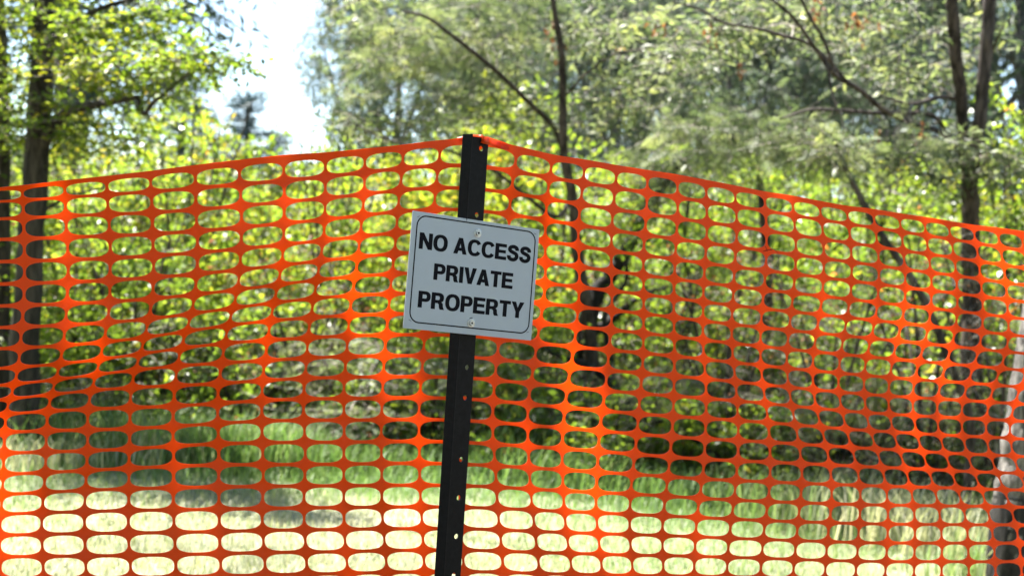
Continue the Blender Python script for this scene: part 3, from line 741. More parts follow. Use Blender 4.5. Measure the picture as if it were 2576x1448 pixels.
def lawn():
    n = 165000
    y = 5.4 + 8.6*RNG.random(n)**1.35; x = (RNG.random(n)-.5)*(y*1.15+.8)
    gx = np.sin(x*1.7+y*.9)+np.sin(x*.8-y*1.9+1)+np.sin(y*3.1+x*.5)
    green = np.clip((y-6.7)/1.8 + .2*gx, 0, 1)
    tint = np.clip(.82 - .62*green + RNG.normal(0, .16, n), 0, 1)
    h = (.03+.05*RNG.random(n))*(1+1.6*np.clip(y-8.0, 0, 1.6))
    P = np.stack([x, y, ground_z(x, y)-.004], -1)
    v, f, t = blades(P, h, .003+.004*RNG.random(n), .2+.9*RNG.random(n), tint)
    o = mobj('grass', mesh_np('grass', v, f, MAT['grass'], t)); tag(o, 'short patchy sunlit grass, pale and green, behind the net', 'grass', kind='stuff')
lawn()

def long_grass():
    n = 26000
    y = 8.7 + 2.6*RNG.random(n); x = (RNG.random(n)-.5)*(y*.80+.6)
    dens = np.sin(x*2.1+y*.7)+np.sin(x*.9-y*1.3+2)+np.sin(x*4.3+1)*.5
    k = dens + RNG.normal(0, .8, n) > -.2; x, y, dens = x[k], y[k], dens[k]; n = len(x)
    h = (.14+.22*RNG.random(n))*(1+.25*np.clip(dens, -1, 2))
    P = np.stack([x, y, ground_z(x, y)-.004], -1)
    v, f, t = blades(P, h, .005+.006*RNG.random(n), .2+.7*RNG.random(n), np.clip(.22+.1*dens+RNG.normal(0, .14, n), 0, 1))
    o = mobj('long_grass', mesh_np('long_grass', v, f, MAT['grass'], t)); tag(o, 'long fresh green grass along the foot of the shrubs', 'grass', kind='stuff')
long_grass()

def tuft(x, y, Y, n, h, r, tint, label, heads=False):
    c = at(x, y, Y); g = float(ground_z(c[0], Y))
    o0 = np.array([c[0], Y, g])
    P = np.concatenate([RNG.normal(0, r, (n, 2)), np.zeros((n, 1))], 1)
    v, f, t = blades(P, h*(.5+.6*RNG.random(n)), .005+.006*RNG.random(n), .15+.6*RNG.random(n), np.clip(tint+RNG.normal(0, .12, n), 0, 1))
    o = mobj('grass_tuft', mesh_np('grass_tuft', v, f, MAT['grass'], t)); o.location = o0
    tag(o, label, 'grass tuft', 'tall grass tufts')
tuft(560, 1240, 8.9, 420, .38, .16, .12, 'tall lush green grass tuft behind the net left of the post')
tuft(680, 1240, 9.0, 360, .36, .16, .15, 'tall green grass tuft beside a bigger tuft, nearer the post')
tuft(830, 1240, 9.1, 300, .30, .18, .25, 'green grass tuft left of the post foot')
tuft(380, 1240, 8.8, 260, .30, .2, .75, 'dry straw-coloured grass tuft between the dark trunk and green tufts')
tuft(1010, 1240, 9.2, 260, .25, .2, .3, 'low green grass tuft just left of the post')
tuft(1420, 1250, 9.0, 300, .28, .2, .2, 'green grass tuft at the foot of the charred trunk')
tuft(1700, 1260, 9.0, 300, .28, .22, .25, 'green grass tuft right of the charred trunk')
tuft(1960, 1290, 8.7, 260, .40, .2, .45, 'tall seeding grass below the thin straight stem')
tuft(2120, 1300, 8.5, 260, .45, .2, .6, 'tall yellowing grass under the drooping wattle')
tuft(2260, 1310, 8.2, 300, .42, .2, .8, 'tall straw-yellow grass left of the forked trunk')
tuft(2400, 1320, 7.9, 300, .40, .2, .75, 'straw and green grass between the forked trunk and the rough trunk')
tuft(2470, 1380, 7.2, 220, .30, .12, .5, 'grass tuft against the foot of the rough grey trunk')
tuft(120, 1240, 8.4, 220, .25, .2, .8, 'dry grass at the foot of the thick dark trunk')

# ------------------------------------------------------------------ steel post
YAW = math.radians(33.6)                     # plan angle of the drilled flange and of the sign
RIDGE = np.array([-0.1217, 2.757, 0.0])      # foot of the post's front ridge
LEAN = 0.01866
POST_H = 1.5935
HOLE_Z = [1.568, 1.4388, 1.372, 1.290, 1.215, 1.142, 1.083, 0.9626, 0.888, 0.8127, 0.737, 0.66, 0.58, 0.42, 0.26]

def ring_plate(w0, w1, z0, z1, cx, cz, r, K=24):
    """Rectangle (in u, z) with a round hole: boundary and hole rings of K points."""
    s = K//4; out = []
    for k in range(s): out.append((w0+(w1-w0)*k/s, z0))
    for k in range(s): out.append((w1, z0+(z1-z0)*k/s))
    for k in range(s): out.append((w1-(w1-w0)*k/s, z1))
    for k in range(s): out.append((w0, z1-(z1-z0)*k/s))
    out = np.array(out)
    corner = math.atan2(z0-cz, w0-cx)
    a = np.arctan2(out[:, 1]-cz, out[:, 0]-cx)
    a = np.linspace(corner, corner+2*np.pi, K, endpoint=False)
    hole = np.stack([cx+r*np.cos(a), cz+r*np.sin(a)], -1)
    return out, hole

def build_post():
    V, F = [], []
    def add(v, f):
        off = sum(len(a) for a in V); V.append(np.asarray(v, float)); F.extend([tuple(int(i)+off for i in q) for q in f])
    def flange(ang, L, t, holes, z0, z1):
        d = np.array([math.cos(ang), math.sin(ang), 0]); n = np.array([math.sin(ang), -math.cos(ang), 0])
        P3 = lambda u, z, s: d*u + n*s + np.array([0, 0, z])
        if not holes:
            prof = [(0, t/2), (L-.001, t/2), (L, t/2-.001), (L, -t/2+.001), (L-.001, -t/2), (0, -t/2)]
            v = [P3(u, z, s) for z in (z0, z1) for u, s in prof]; m = len(prof)
            add(v, [(k, (k+1) % m, m+(k+1) % m, m+k) for k in range(m)] + [tuple(range(m))[::-1], tuple(range(m, 2*m))]); return
        hz = sorted(holes); cuts = [z0] + [(a+b)/2 for a, b in zip(hz, hz[1:])] + [z1]
        for c, (a, b) in zip(hz, zip(cuts, cuts[1:])):
            o, h = ring_plate(0, L, a, b, 0.0235, c, 0.0052)
            K = len(o)
            v = [P3(u, z, s) for s in (t/2, -t/2) for ring in (o, h) for u, z in ring]
            f = []
            for k in range(K):
                j = (k+1) % K
                f += [(k, j, K+j, K+k), (2*K+j, 2*K+k, 3*K+k, 3*K+j), (K+k, K+j, 3*K+j, 3*K+k)]
            q = K//4
            for k in range(q, 2*q): f.append((k, 2*K+k, 2*K+(k+1) % K, (k+1) % K))      # free long edge
            if a == z0: f += [(k, 2*K+k, 2*K+k+1, k+1) for k in range(0, q)]
            if b == z1: f += [(k, 2*K+k, 2*K+k+1, k+1) for k in range(2*q, 3*q)]
            add(v, f)
    flange(YAW, .0385, .0042, HOLE_Z, -.25, POST_H - .004)
    flange(YAW + math.radians(122), .0185, .0046, None, -.25, POST_H)
    flange(YAW + math.radians(62), .020, .0046, None, -.25, POST_H - .002)
    # rounded front ridge where the flanges meet
    a = np.linspace(0, 2*np.pi, 12, endpoint=False); r = .0031
    v = [(r*math.cos(x), r*math.sin(x)+.0006, z) for z in (-.25, POST_H+.0006) for x in a]
    add(v, [(k, (k+1) % 12, 12+(k+1) % 12, 12+k) for k in range(12)] + [tuple(range(12, 24))])
    V = np.concatenate(V); V[:, 0] += LEAN*V[:, 2]
    me = bpy.data.meshes.new('steel_post'); me.from_pydata([tuple(p) for p in V], [], F); me.materials.append(MAT['post']); me.update()
    o = mobj('steel_post', me); o.location = tuple(RIDGE)
    tag(o, 'black steel star post with drilled holes holding sign and orange net', 'post')
build_post()

# ------------------------------------------------------------------ barrier net
NODES = np.array([[-12991,26233,14057,-12263,26335,14139,-11530,26438,14224,-10790,26542,14310,-10046,26647,14396,-9295,26752,14511,-8543,26858,14643,-7779,26965,14771,-6983,27077,14911,-6170,27192,15068,-5344,27308,15214,-4523,27423,15354,-3731,27534,15452,-2971,27641,15571,-2239,27744,15693,-1514,27846,15826,-774,27950,15913,-22,28301,15821,704,28639,15718,1377,28953,15673,2046,29265,15618,2712,29575,15574,3358,29876,15534,4000,30176,15476,4667,30487,15410,5353,30807,15338,6023,31119,15295,6685,31428,15232,7359,31742,15174,8042,32061,15150,8715,32375,15100,9370,32680,15063,10031,32988,15017,10706,33303,14967,11383,33619,14945,12062,33935,14909,12744,34254,14859,13429,34573,14807,14116,34893,14754,14806,35215,14701,15497,35537,14648,16191,35861,14595,16892,36187,14541],[-13043,26367,13923,-12305,26463,13974,-11561,26558,14027,-10812,26655,14086,-10059,26752,14154,-9297,26845,14232,-8533,26932,14326,-7757,27015,14420,-6951,27083,14517,-6117,27127,14625,-5278,27177,14738,-4463,27271,14854,-3685,27389,14974,-2945,27501,15101,-2243,27651,15221,-1542,27799,15318,-811,27950,15354,-63,28257,15312,659,28551,15242,1338,28814,15189,2020,29133,15142,2709,29456,15094,3376,29768,15046,4031,30092,15003,4711,30460,14962,5412,30826,14916,6097,31156,14865,6772,31484,14816,7454,31808,14770,8135,32118,14726,8806,32427,14681,9469,32733,14637,10137,33042,14592,10808,33329,14540,11474,33587,14484,12150,33877,14433,12838,34198,14385,13530,34520,14336,14224,34844,14285,14921,35168,14233,15619,35493,14179,16320,35820,14123,17029,36150,14066],[-13067,26434,13625,-12322,26528,13672,-11572,26621,13721,-10816,26716,13774,-10055,26809,13833,-9286,26896,13901,-8511,26974,13977,-7729,27043,14049,-6919,27091,14123,-6079,27114,14217,-5239,27151,14329,-4431,27242,14446,-3665,27358,14558,-2941,27466,14675,-2258,27625,14793,-1574,27783,14881,-850,27950,14912,-100,28283,14881,623,28575,14817,1305,28770,14754,1997,29086,14702,2703,29415,14653,3391,29737,14608,4056,30073,14568,4745,30458,14531,5459,30842,14487,6158,31183,14436,6843,31522,14390,7532,31855,14348,8216,32166,14302,8890,32474,14255,9562,32785,14211,10241,33103,14170,10915,33389,14121,11583,33640,14068,12264,33928,14019,12958,34252,13973,13656,34577,13924,14357,34903,13874,15059,35230,13823,15764,35559,13770,16471,35888,13716,17186,36221,13661],[-13077,26439,13259,-12325,26533,13303,-11568,26627,13348,-10804,26720,13397,-10035,26812,13450,-9257,26896,13510,-8474,26971,13576,-7689,27038,13641,-6882,27088,13715,-6047,27113,13808,-5215,27154,13920,-4415,27250,14037,-3661,27367,14149,-2954,27472,14264,-2280,27626,14377,-1599,27782,14459,-874,27950,14487,-118,28364,14458,613,28667,14395,1290,28766,14329,1981,29075,14272,2692,29401,14221,3387,29725,14175,4058,30062,14133,4751,30448,14096,5476,30838,14053,6187,31190,14006,6880,31537,13963,7577,31878,13922,8269,32195,13878,8952,32510,13832,9638,32832,13792,10330,33159,13754,11008,33453,13708,11680,33711,13657,12366,34005,13611,13063,34331,13565,13764,34657,13517,14467,34984,13468,15172,35313,13418,15880,35642,13366,16591,35973,13313,17309,36307,13259],[-13068,26399,12852,-12310,26493,12894,-11547,26587,12937,-10777,26681,12983,-10002,26772,13033,-9217,26856,13089,-8430,26934,13151,-7646,27009,13218,-6844,27072,13302,-6020,27108,13400,-5202,27156,13511,-4416,27258,13629,-3675,27381,13745,-2976,27486,13859,-2299,27633,13964,-1611,27785,14043,-884,27950,14071,-115,28434,14037,630,28736,13972,1306,28777,13908,1991,29083,13851,2689,29402,13799,3378,29720,13752,4049,30052,13706,4742,30433,13666,5467,30825,13626,6185,31186,13583,6888,31542,13542,7592,31888,13501,8292,32212,13459,8985,32535,13417,9686,32867,13380,10390,33204,13344,11077,33506,13301,11757,33773,13253,12451,34072,13208,13156,34402,13163,13863,34731,13116,14574,35062,13068,15287,35394,13019,16003,35727,12969,16721,36061,12917,17448,36399,12864],[-13047,26340,12435,-12286,26435,12476,-11520,26530,12518,-10748,26625,12563,-9971,26719,12612,-9184,26807,12668,-8396,26892,12729,-7616,26979,12800,-6823,27055,12890,-6012,27106,12993,-5211,27167,13110,-4443,27279,13233,-3713,27407,13352,-3009,27513,13463,-2318,27648,13557,-1620,27791,13631,-890,27950,13659,-109,28464,13615,656,28767,13546,1340,28802,13491,2020,29112,13439,2704,29427,13388,3381,29738,13341,4047,30063,13295,4734,30436,13251,5452,30822,13210,6167,31185,13170,6874,31546,13131,7581,31895,13090,8284,32223,13048,8985,32551,13007,9698,32888,12968,10416,33231,12931,11121,33543,12889,11822,33824,12844,12536,34136,12800,13260,34475,12756,13988,34814,12711,14720,35155,12665,15453,35497,12617,16191,35840,12568,16931,36185,12518,17680,36533,12467],[-13031,26285,12028,-12270,26381,12067,-11504,26478,12108,-10731,26575,12153,-9955,26672,12201,-9168,26765,12257,-8383,26860,12320,-7611,26959,12393,-6831,27050,12486,-6036,27119,12599,-5251,27198,12728,-4496,27321,12859,-3767,27454,12982,-3049,27558,13085,-2340,27673,13165,-1630,27801,13228,-898,27950,13248,-115,28470,13196,662,28783,13125,1363,28835,13081,2049,29156,13036,2728,29472,12988,3397,29777,12940,4054,30092,12891,4734,30455,12843,5439,30831,12800,6140,31187,12759,6840,31546,12721,7542,31895,12681,8243,32224,12641,8946,32553,12600,9664,32891,12557,10395,33237,12516,11124,33561,12473,11853,33859,12428,12593,34185,12385,13344,34537,12343,14099,34889,12299,14858,35244,12254,15621,35599,12208,16387,35956,12161,17158,36315,12112,17937,36678,12062],[-13012,26238,11630,-12254,26335,11668,-11492,26433,11708,-10723,26533,11751,-9950,26634,11799,-9168,26735,11853,-8390,26843,11918,-7633,26957,11999,-6875,27066,12101,-6099,27155,12231,-5321,27251,12375,-4564,27381,12508,-3825,27513,12623,-3091,27610,12712,-2365,27701,12777,-1641,27812,12827,-908,27950,12839,-137,28467,12783,642,28797,12715,1362,28868,12679,2066,29201,12637,2754,29523,12591,3421,29826,12542,4071,30133,12488,4743,30484,12438,5432,30847,12391,6111,31190,12349,6791,31539,12310,7482,31884,12270,8172,32209,12231,8864,32535,12191,9579,32871,12148,10320,33222,12106,11066,33557,12063,11811,33867,12020,12566,34202,11979,13333,34561,11937,14104,34921,11894,14879,35282,11851,15658,35645,11806,16441,36010,11759,17228,36377,11712,18025,36748,11663],[-12975,26192,11226,-12226,26293,11264,-11473,26394,11305,-10714,26499,11349,-9953,26609,11400,-9183,26723,11459,-8419,26847,11532,-7684,26980,11626,-6951,27106,11743,-6189,27210,11890,-5404,27315,12038,-4629,27443,12155,-3873,27566,12250,-3129,27654,12324,-2391,27724,12380,-1653,27822,12422,-920,27950,12431,-168,28451,12377,602,28799,12312,1340,28894,12276,2067,29236,12232,2774,29566,12186,3448,29873,12138,4102,30179,12086,4771,30523,12033,5443,30871,11982,6093,31196,11936,6747,31531,11894,7422,31867,11854,8095,32185,11814,8768,32503,11774,9470,32838,11736,10208,33193,11698,10956,33534,11659,11701,33850,11620,12455,34187,11580,13221,34545,11539,13989,34903,11497,14762,35263,11454,15538,35624,11410,16319,35987,11365,17104,36352,11318,17898,36721,11271],[-12931,26162,10825,-12196,26267,10866,-11457,26374,10910,-10714,26487,10960,-9970,26609,11020,-9217,26740,11092,-8472,26884,11183,-7760,27034,11292,-7044,27169,11419,-6280,27275,11560,-5475,27375,11685,-4676,27492,11777,-3904,27606,11856,-3153,27686,11924,-2409,27741,11973,-1664,27831,12011,-933,27950,12021,-203,28407,11973,555,28759,11908,1308,28910,11865,2056,29256,11819,2783,29594,11772,3475,29910,11726,4147,30226,11677,4824,30569,11622,5483,30906,11568,6109,31216,11520,6740,31535,11475,7398,31860,11432,8054,32171,11392,8705,32482,11353,9383,32810,11319,10099,33162,11287,10832,33504,11254,11569,33823,11218,12313,34159,11180,13063,34510,11140,13819,34861,11099,14577,35213,11056,15339,35566,11013,16105,35921,10969,16874,36277,10924,17653,36638,10878],[-12915,26175,10465,-12195,26283,10509,-11472,26395,10557,-10744,26515,10614,-10017,26646,10682,-9283,26791,10770,-8555,26950,10877,-7853,27108,10992,-7134,27239,11106,-6352,27333,11213,-5526,27419,11303,-4712,27529,11382,-3927,27639,11459,-3168,27714,11520,-2422,27757,11563,-1678,27838,11598,-950,27950,11609,-235,28338,11566,508,28678,11503,1269,28918,11451,2036,29266,11400,2782,29610,11352,3497,29938,11306,4200,30270,11260,4895,30622,11207,5553,30957,11153,6172,31260,11103,6790,31569,11054,7433,31884,11007,8074,32188,10968,8702,32491,10931,9351,32810,10900,10034,33149,10871,10739,33485,10841,11457,33804,10813,12182,34135,10780,12907,34474,10740,13638,34812,10699,14372,35151,10658,15107,35490,10616,15846,35831,10573,16588,36173,10529,17338,36520,10484],[-12971,26235,10181,-12258,26344,10224,-11541,26457,10270,-10820,26579,10326,-10100,26713,10393,-9374,26862,10482,-8651,27023,10586,-7941,27175,10681,-7201,27294,10762,-6398,27373,10831,-5561,27452,10907,-4742,27562,10991,-3948,27670,11064,-3181,27739,11114,-2434,27771,11153,-1695,27845,11187,-969,27950,11198,-261,28287,11158,465,28615,11097,1224,28923,11038,2006,29270,10981,2771,29617,10929,3507,29954,10884,4239,30302,10840,4961,30670,10791,5640,31016,10740,6272,31326,10689,6894,31635,10636,7527,31945,10588,8152,32242,10549,8764,32540,10515,9392,32848,10483,10045,33172,10452,10715,33493,10424,11405,33806,10400,12103,34127,10370,12796,34451,10331,13494,34771,10292,14195,35093,10252,14896,35415,10211,15600,35738,10169,16306,36063,10127,17019,36390,10083],[-13082,26311,9949,-12363,26420,9985,-11640,26533,10023,-10913,26653,10068,-10186,26784,10119,-9452,26927,10186,-8719,27077,10261,-7990,27215,10321,-7228,27322,10373,-6413,27399,10434,-5576,27483,10517,-4754,27595,10603,-3951,27695,10663,-3180,27756,10701,-2437,27780,10739,-1705,27849,10773,-980,27950,10784,-273,28274,10745,437,28599,10687,1184,28924,10627,1971,29269,10564,2753,29615,10506,3507,29955,10459,4256,30310,10416,5004,30692,10369,5722,31062,10321,6387,31393,10272,7027,31714,10221,7664,32029,10175,8284,32327,10137,8891,32622,10103,9509,32922,10066,10143,33232,10030,10781,33537,10000,11443,33837,9976,12116,34147,9946,12778,34455,9907,13447,34760,9869,14118,35067,9830,14787,35373,9791,15460,35680,9750,16134,35988,9710,16814,36299,9668],[-13146,26364,9670,-12421,26472,9698,-11692,26583,9727,-10958,26700,9760,-10222,26825,9795,-9479,26960,9838,-8735,27097,9884,-7993,27227,9921,-7221,27335,9970,-6404,27422,10043,-5566,27512,10129,-4737,27616,10201,-3928,27703,10245,-3161,27756,10278,-2428,27780,10317,-1700,27849,10350,-972,27950,10360,-261,28274,10320,438,28597,10265,1166,28921,10210,1943,29259,10147,2733,29602,10084,3501,29940,10031,4257,30292,9985,5023,30681,9939,5780,31073,9894,6492,31436,9848,7167,31782,9802,7822,32112,9759,8453,32419,9722,9064,32717,9687,9679,33014,9648,10304,33316,9608,10929,33612,9574,11576,33904,9547,12234,34206,9516,12881,34506,9479,13535,34804,9442,14189,35102,9404,14843,35400,9366,15499,35699,9327,16156,35999,9288,16818,36301,9248],[-13127,26360,9294,-12403,26468,9320,-11676,26579,9346,-10943,26696,9375,-10209,26821,9406,-9468,26955,9443,-8725,27094,9483,-7983,27231,9523,-7209,27351,9582,-6389,27447,9660,-5542,27532,9733,-4703,27621,9784,-3894,27695,9817,-3137,27744,9850,-2412,27773,9891,-1682,27845,9922,-945,27950,9930,-226,28275,9887,467,28594,9836,1172,28911,9786,1925,29242,9728,2708,29582,9666,3483,29915,9608,4246,30259,9556,5024,30646,9508,5808,31052,9464,6562,31440,9419,7282,31815,9375,7968,32167,9334,8620,32490,9298,9246,32800,9265,9867,33104,9229,10498,33411,9190,11129,33711,9155,11778,34006,9126,12435,34309,9095,13084,34609,9059,13738,34907,9023,14393,35205,8987,15048,35503,8950,15704,35802,8912,16362,36102,8875,17025,36404,8836],[-13093,26317,8885,-12374,26428,8911,-11650,26541,8938,-10923,26662,8968,-10193,26793,9003,-9458,26936,9044,-8723,27089,9093,-7982,27240,9144,-7203,27368,9205,-6372,27461,9270,-5515,27536,9324,-4674,27612,9361,-3869,27681,9392,-3117,27731,9427,-2391,27764,9465,-1654,27840,9493,-905,27950,9501,-177,28277,9460,511,28593,9409,1192,28901,9361,1916,29225,9309,2681,29560,9253,3453,29889,9195,4222,30226,9137,5008,30606,9085,5804,31011,9037,6584,31410,8989,7340,31805,8943,8062,32178,8902,8744,32522,8867,9397,32852,8836,10046,33177,8804,10698,33502,8771,11349,33818,8739,12010,34123,8712,12677,34433,8681,13339,34740,8646,14004,35043,8611,14670,35346,8576,15337,35650,8540,16005,35955,8504,16675,36260,8467,17351,36569,8430],[-13091,26290,8507,-12374,26402,8532,-11652,26518,8559,-10926,26642,8588,-10199,26777,8622,-9468,26926,8664,-8734,27088,8712,-7987,27244,8761,-7195,27369,8811,-6350,27454,8859,-5491,27521,8903,-4656,27595,8940,-3856,27667,8973,-3101,27721,9007,-2367,27758,9042,-1621,27838,9068,-864,27950,9077,-129,28281,9037,559,28597,8987,1223,28898,8939,1919,29213,8890,2659,29543,8841,3417,29868,8787,4184,30199,8729,4974,30570,8671,5775,30967,8617,6565,31365,8565,7341,31768,8516,8092,32155,8473,8807,32518,8437,9497,32870,8405,10181,33219,8375,10864,33567,8345,11541,33902,8317,12222,34223,8290,12907,34543,8259,13589,34860,8224,14273,35172,8190,14958,35486,8155,15645,35799,8120,16334,36114,8085,17024,36429,8049,17720,36747,8013],[-13109,26288,8158,-12391,26400,8180,-11667,26515,8202,-10941,26638,8227,-10211,26773,8254,-9479,26920,8287,-8741,27078,8324,-7982,27228,8359,-7176,27345,8396,-6323,27424,8435,-5466,27492,8478,-4641,27573,8518,-3846,27652,8553,-3083,27711,8586,-2337,27754,8619,-1585,27837,8644,-824,27950,8656,-81,28285,8614,613,28605,8563,1269,28904,8516,1942,29211,8469,2652,29532,8424,3389,29852,8377,4144,30178,8323,4931,30541,8264,5735,30929,8205,6527,31323,8150,7308,31723,8098,8078,32116,8050,8823,32491,8010,9544,32859,7976,10260,33225,7943,10972,33590,7913,11677,33943,7883,12385,34280,7854,13097,34617,7823,13806,34947,7788,14517,35273,7754,15231,35601,7719,15946,35929,7684,16664,36258,7649,17384,36588,7613,18111,36921,7577],[-13118,26286,7802,-12397,26396,7819,-11670,26510,7837,-10939,26631,7856,-10204,26761,7875,-9467,26902,7898,-8723,27052,7921,-7953,27194,7945,-7139,27306,7974,-6284,27386,8010,-5430,27460,8053,-4610,27548,8094,-3817,27633,8129,-3048,27700,8162,-2294,27751,8197,-1542,27837,8222,-780,27950,8235,-26,28292,8191,680,28618,8138,1336,28917,8090,1992,29218,8046,2677,29529,8004,3388,29842,7962,4124,30163,7915,4900,30519,7858,5703,30902,7797,6496,31291,7740,7276,31685,7684,8053,32075,7630,8815,32454,7586,9557,32830,7549,10295,33205,7514,11031,33579,7479,11762,33944,7447,12500,34298,7416,13241,34650,7383,13981,34996,7347,14723,35338,7312,15468,35681,7276,16215,36025,7241,16966,36371,7205,17720,36718,7169,18482,37069,7133],[-13117,26269,7424,-12389,26379,7439,-11655,26492,7453,-10918,26611,7467,-10176,26737,7481,-9430,26873,7496,-8677,27016,7511,-7901,27153,7527,-7088,27265,7554,-6238,27350,7591,-5385,27432,7633,-4562,27525,7671,-3764,27616,7704,-2992,27690,7738,-2241,27750,7774,-1496,27838,7801,-736,27950,7816,31,28299,7769,753,28634,7713,1413,28936,7666,2062,29234,7622,2731,29539,7581,3416,29843,7543,4127,30155,7501,4887,30504,7448,5683,30882,7390,6475,31268,7331,7256,31656,7271,8034,32042,7215,8800,32419,7168,9552,32795,7127,10304,33172,7088,11053,33548,7050,11799,33917,7013,12556,34279,6978,13315,34639,6942,14073,34994,6906,14835,35347,6871,15601,35701,6835,16369,36056,6799,17141,36412,6763,17917,36771,6726,18701,37133,6689],[-13116,26249,7049,-12382,26358,7060,-11642,26470,7070,-10897,26587,7081,-10148,26710,7089,-9395,26841,7097,-8633,26978,7103,-7852,27111,7112,-7039,27224,7136,-6193,27317,7173,-5342,27406,7213,-4516,27503,7249,-3714,27599,7280,-2938,27680,7315,-2189,27749,7352,-1451,27840,7380,-693,27950,7397,85,28307,7347,822,28649,7288,1487,28955,7241,2129,29250,7199,2782,29548,7158,3443,29843,7123,4128,30147,7087,4872,30489,7039,5662,30863,6983,6453,31245,6923,7234,31629,6859,8016,32013,6801,8787,32389,6751,9548,32763,6706,10313,33141,6663,11074,33517,6621,11833,33888,6580,12605,34256,6541,13379,34622,6503,14153,34984,6466,14932,35345,6430,15715,35708,6393,16501,36072,6357,17291,36439,6320,18086,36807,6283,18890,37179,6246],[-13117,26231,6681,-12377,26340,6688,-11632,26450,6695,-10881,26565,6701,-10125,26685,6703,-9366,26810,6703,-8596,26941,6699,-7807,27070,6699,-6993,27183,6718,-6150,27282,6754,-5301,27378,6793,-4475,27480,6827,-3670,27580,6857,-2890,27669,6892,-2140,27747,6930,-1406,27841,6958,-649,27950,6977,141,28314,6924,892,28663,6862,1560,28972,6815,2191,29263,6774,2825,29554,6736,3461,29840,6706,4123,30136,6675,4852,30473,6632,5638,30844,6577,6429,31222,6514,7210,31601,6447,7996,31982,6386,8776,32358,6333,9550,32734,6284,10331,33114,6238,11108,33492,6192,11885,33868,6148,12677,34243,6105,13471,34617,6064,14267,34990,6026,15068,35362,5989,15874,35737,5951,16683,36113,5914,17498,36491,5876,18317,36871,5838,19147,37257,5800],[-13116,26213,6308,-12371,26321,6312,-11619,26431,6316,-10862,26543,6317,-10099,26660,6314,-9332,26780,6307,-8554,26905,6293,-7759,27028,6286,-6945,27142,6303,-6105,27247,6338,-5258,27351,6375,-4430,27458,6406,-3621,27563,6434,-2838,27659,6469,-2089,27746,6507,-1361,27842,6536,-605,27950,6558,196,28321,6501,963,28678,6436,1634,28989,6389,2258,29278,6350,2874,29562,6313,3485,29839,6287,4123,30128,6262,4836,30458,6224,5617,30825,6170,6408,31201,6106,7189,31575,6036,7977,31952,5972,8764,32327,5917,9548,32703,5863,10343,33084,5814,11133,33464,5764,11925,33842,5716,12736,34224,5669,13548,34605,5625,14361,34986,5586,15183,35368,5548,16008,35753,5509,16839,36139,5470,17675,36528,5432,18516,36919,5393,19368,37316,5354],[-13116,26195,5936,-12365,26302,5938,-11607,26411,5938,-10844,26521,5934,-10073,26634,5927,-9299,26749,5912,-8513,26868,5890,-7712,26987,5875,-6897,27101,5888,-6061,27212,5922,-5215,27324,5958,-4386,27435,5986,-3574,27545,6012,-2786,27649,6047,-2038,27745,6085,-1316,27843,6115,-562,27950,6138,252,28328,6078,1034,28693,6010,1708,29006,5963,2323,29292,5925,2922,29569,5889,3508,29838,5868,4122,30120,5850,4820,30445,5816,5595,30808,5765,6386,31180,5699,7167,31549,5626,7959,31923,5559,8752,32297,5501,9547,32673,5444,10357,33056,5391,11160,33436,5337,11967,33816,5285,12795,34205,5233,13624,34593,5187,14457,34981,5147,15298,35373,5107,16143,35767,5067,16994,36164,5027,17852,36563,4987,18715,36965,4947,19590,37373,4907],[-13117,26179,5567,-12361,26286,5565,-11597,26393,5562,-10827,26501,5554,-10050,26610,5541,-9269,26720,5519,-8475,26832,5488,-7666,26945,5466,-6851,27060,5475,-6018,27177,5508,-5174,27296,5541,-4343,27412,5566,-3528,27527,5591,-2736,27638,5625,-1988,27743,5663,-1271,27844,5693,-518,27950,5719,307,28335,5654,1104,28706,5583,1782,29023,5536,2387,29305,5499,2967,29575,5466,3529,29837,5450,4119,30112,5438,4802,30431,5409,5573,30790,5359,6363,31159,5292,7144,31523,5216,7940,31894,5147,8741,32268,5085,9548,32644,5024,10372,33028,4968,11190,33410,4911,12013,33793,4854,12861,34189,4798,13709,34584,4749,14561,34981,4707,15423,35384,4665,16290,35788,4624,17163,36195,4582,18044,36606,4541,18930,37019,4499,19830,37438,4457]], float).reshape(25, 43, 3)/10000.0
CORNER = 16
NODES[2:, :, 1] += RNG.normal(0, 0.0011, NODES[2:, :, 1].shape)

def net_eval(s, t):
    """Smooth surface through the strand crossings; s = column coordinate, t = row coordinate."""
    R, C = NODES.shape[:2]
    G = np.pad(NODES, ((1, 1), (1, 1), (0, 0)), mode='reflect', reflect_type='odd')
    j = np.clip(np.floor(s).astype(int), 0, C-2); i = np.clip(np.floor(t).astype(int), 0, R-2)
    u = s-j; v = t-i
    def w(x):
        return np.stack([-.5*x+x*x-.5*x**3, 1-2.5*x*x+1.5*x**3, .5*x+2*x*x-1.5*x**3, -.5*x*x+.5*x**3], -1)
    wu, wv = w(u), w(v)
    out = np.zeros(s.shape+(3,))
    for a in range(4):
        for b in range(4):
            out += (wv[..., a]*wu[..., b])[..., None]*G[i+a, j+b]
    return out

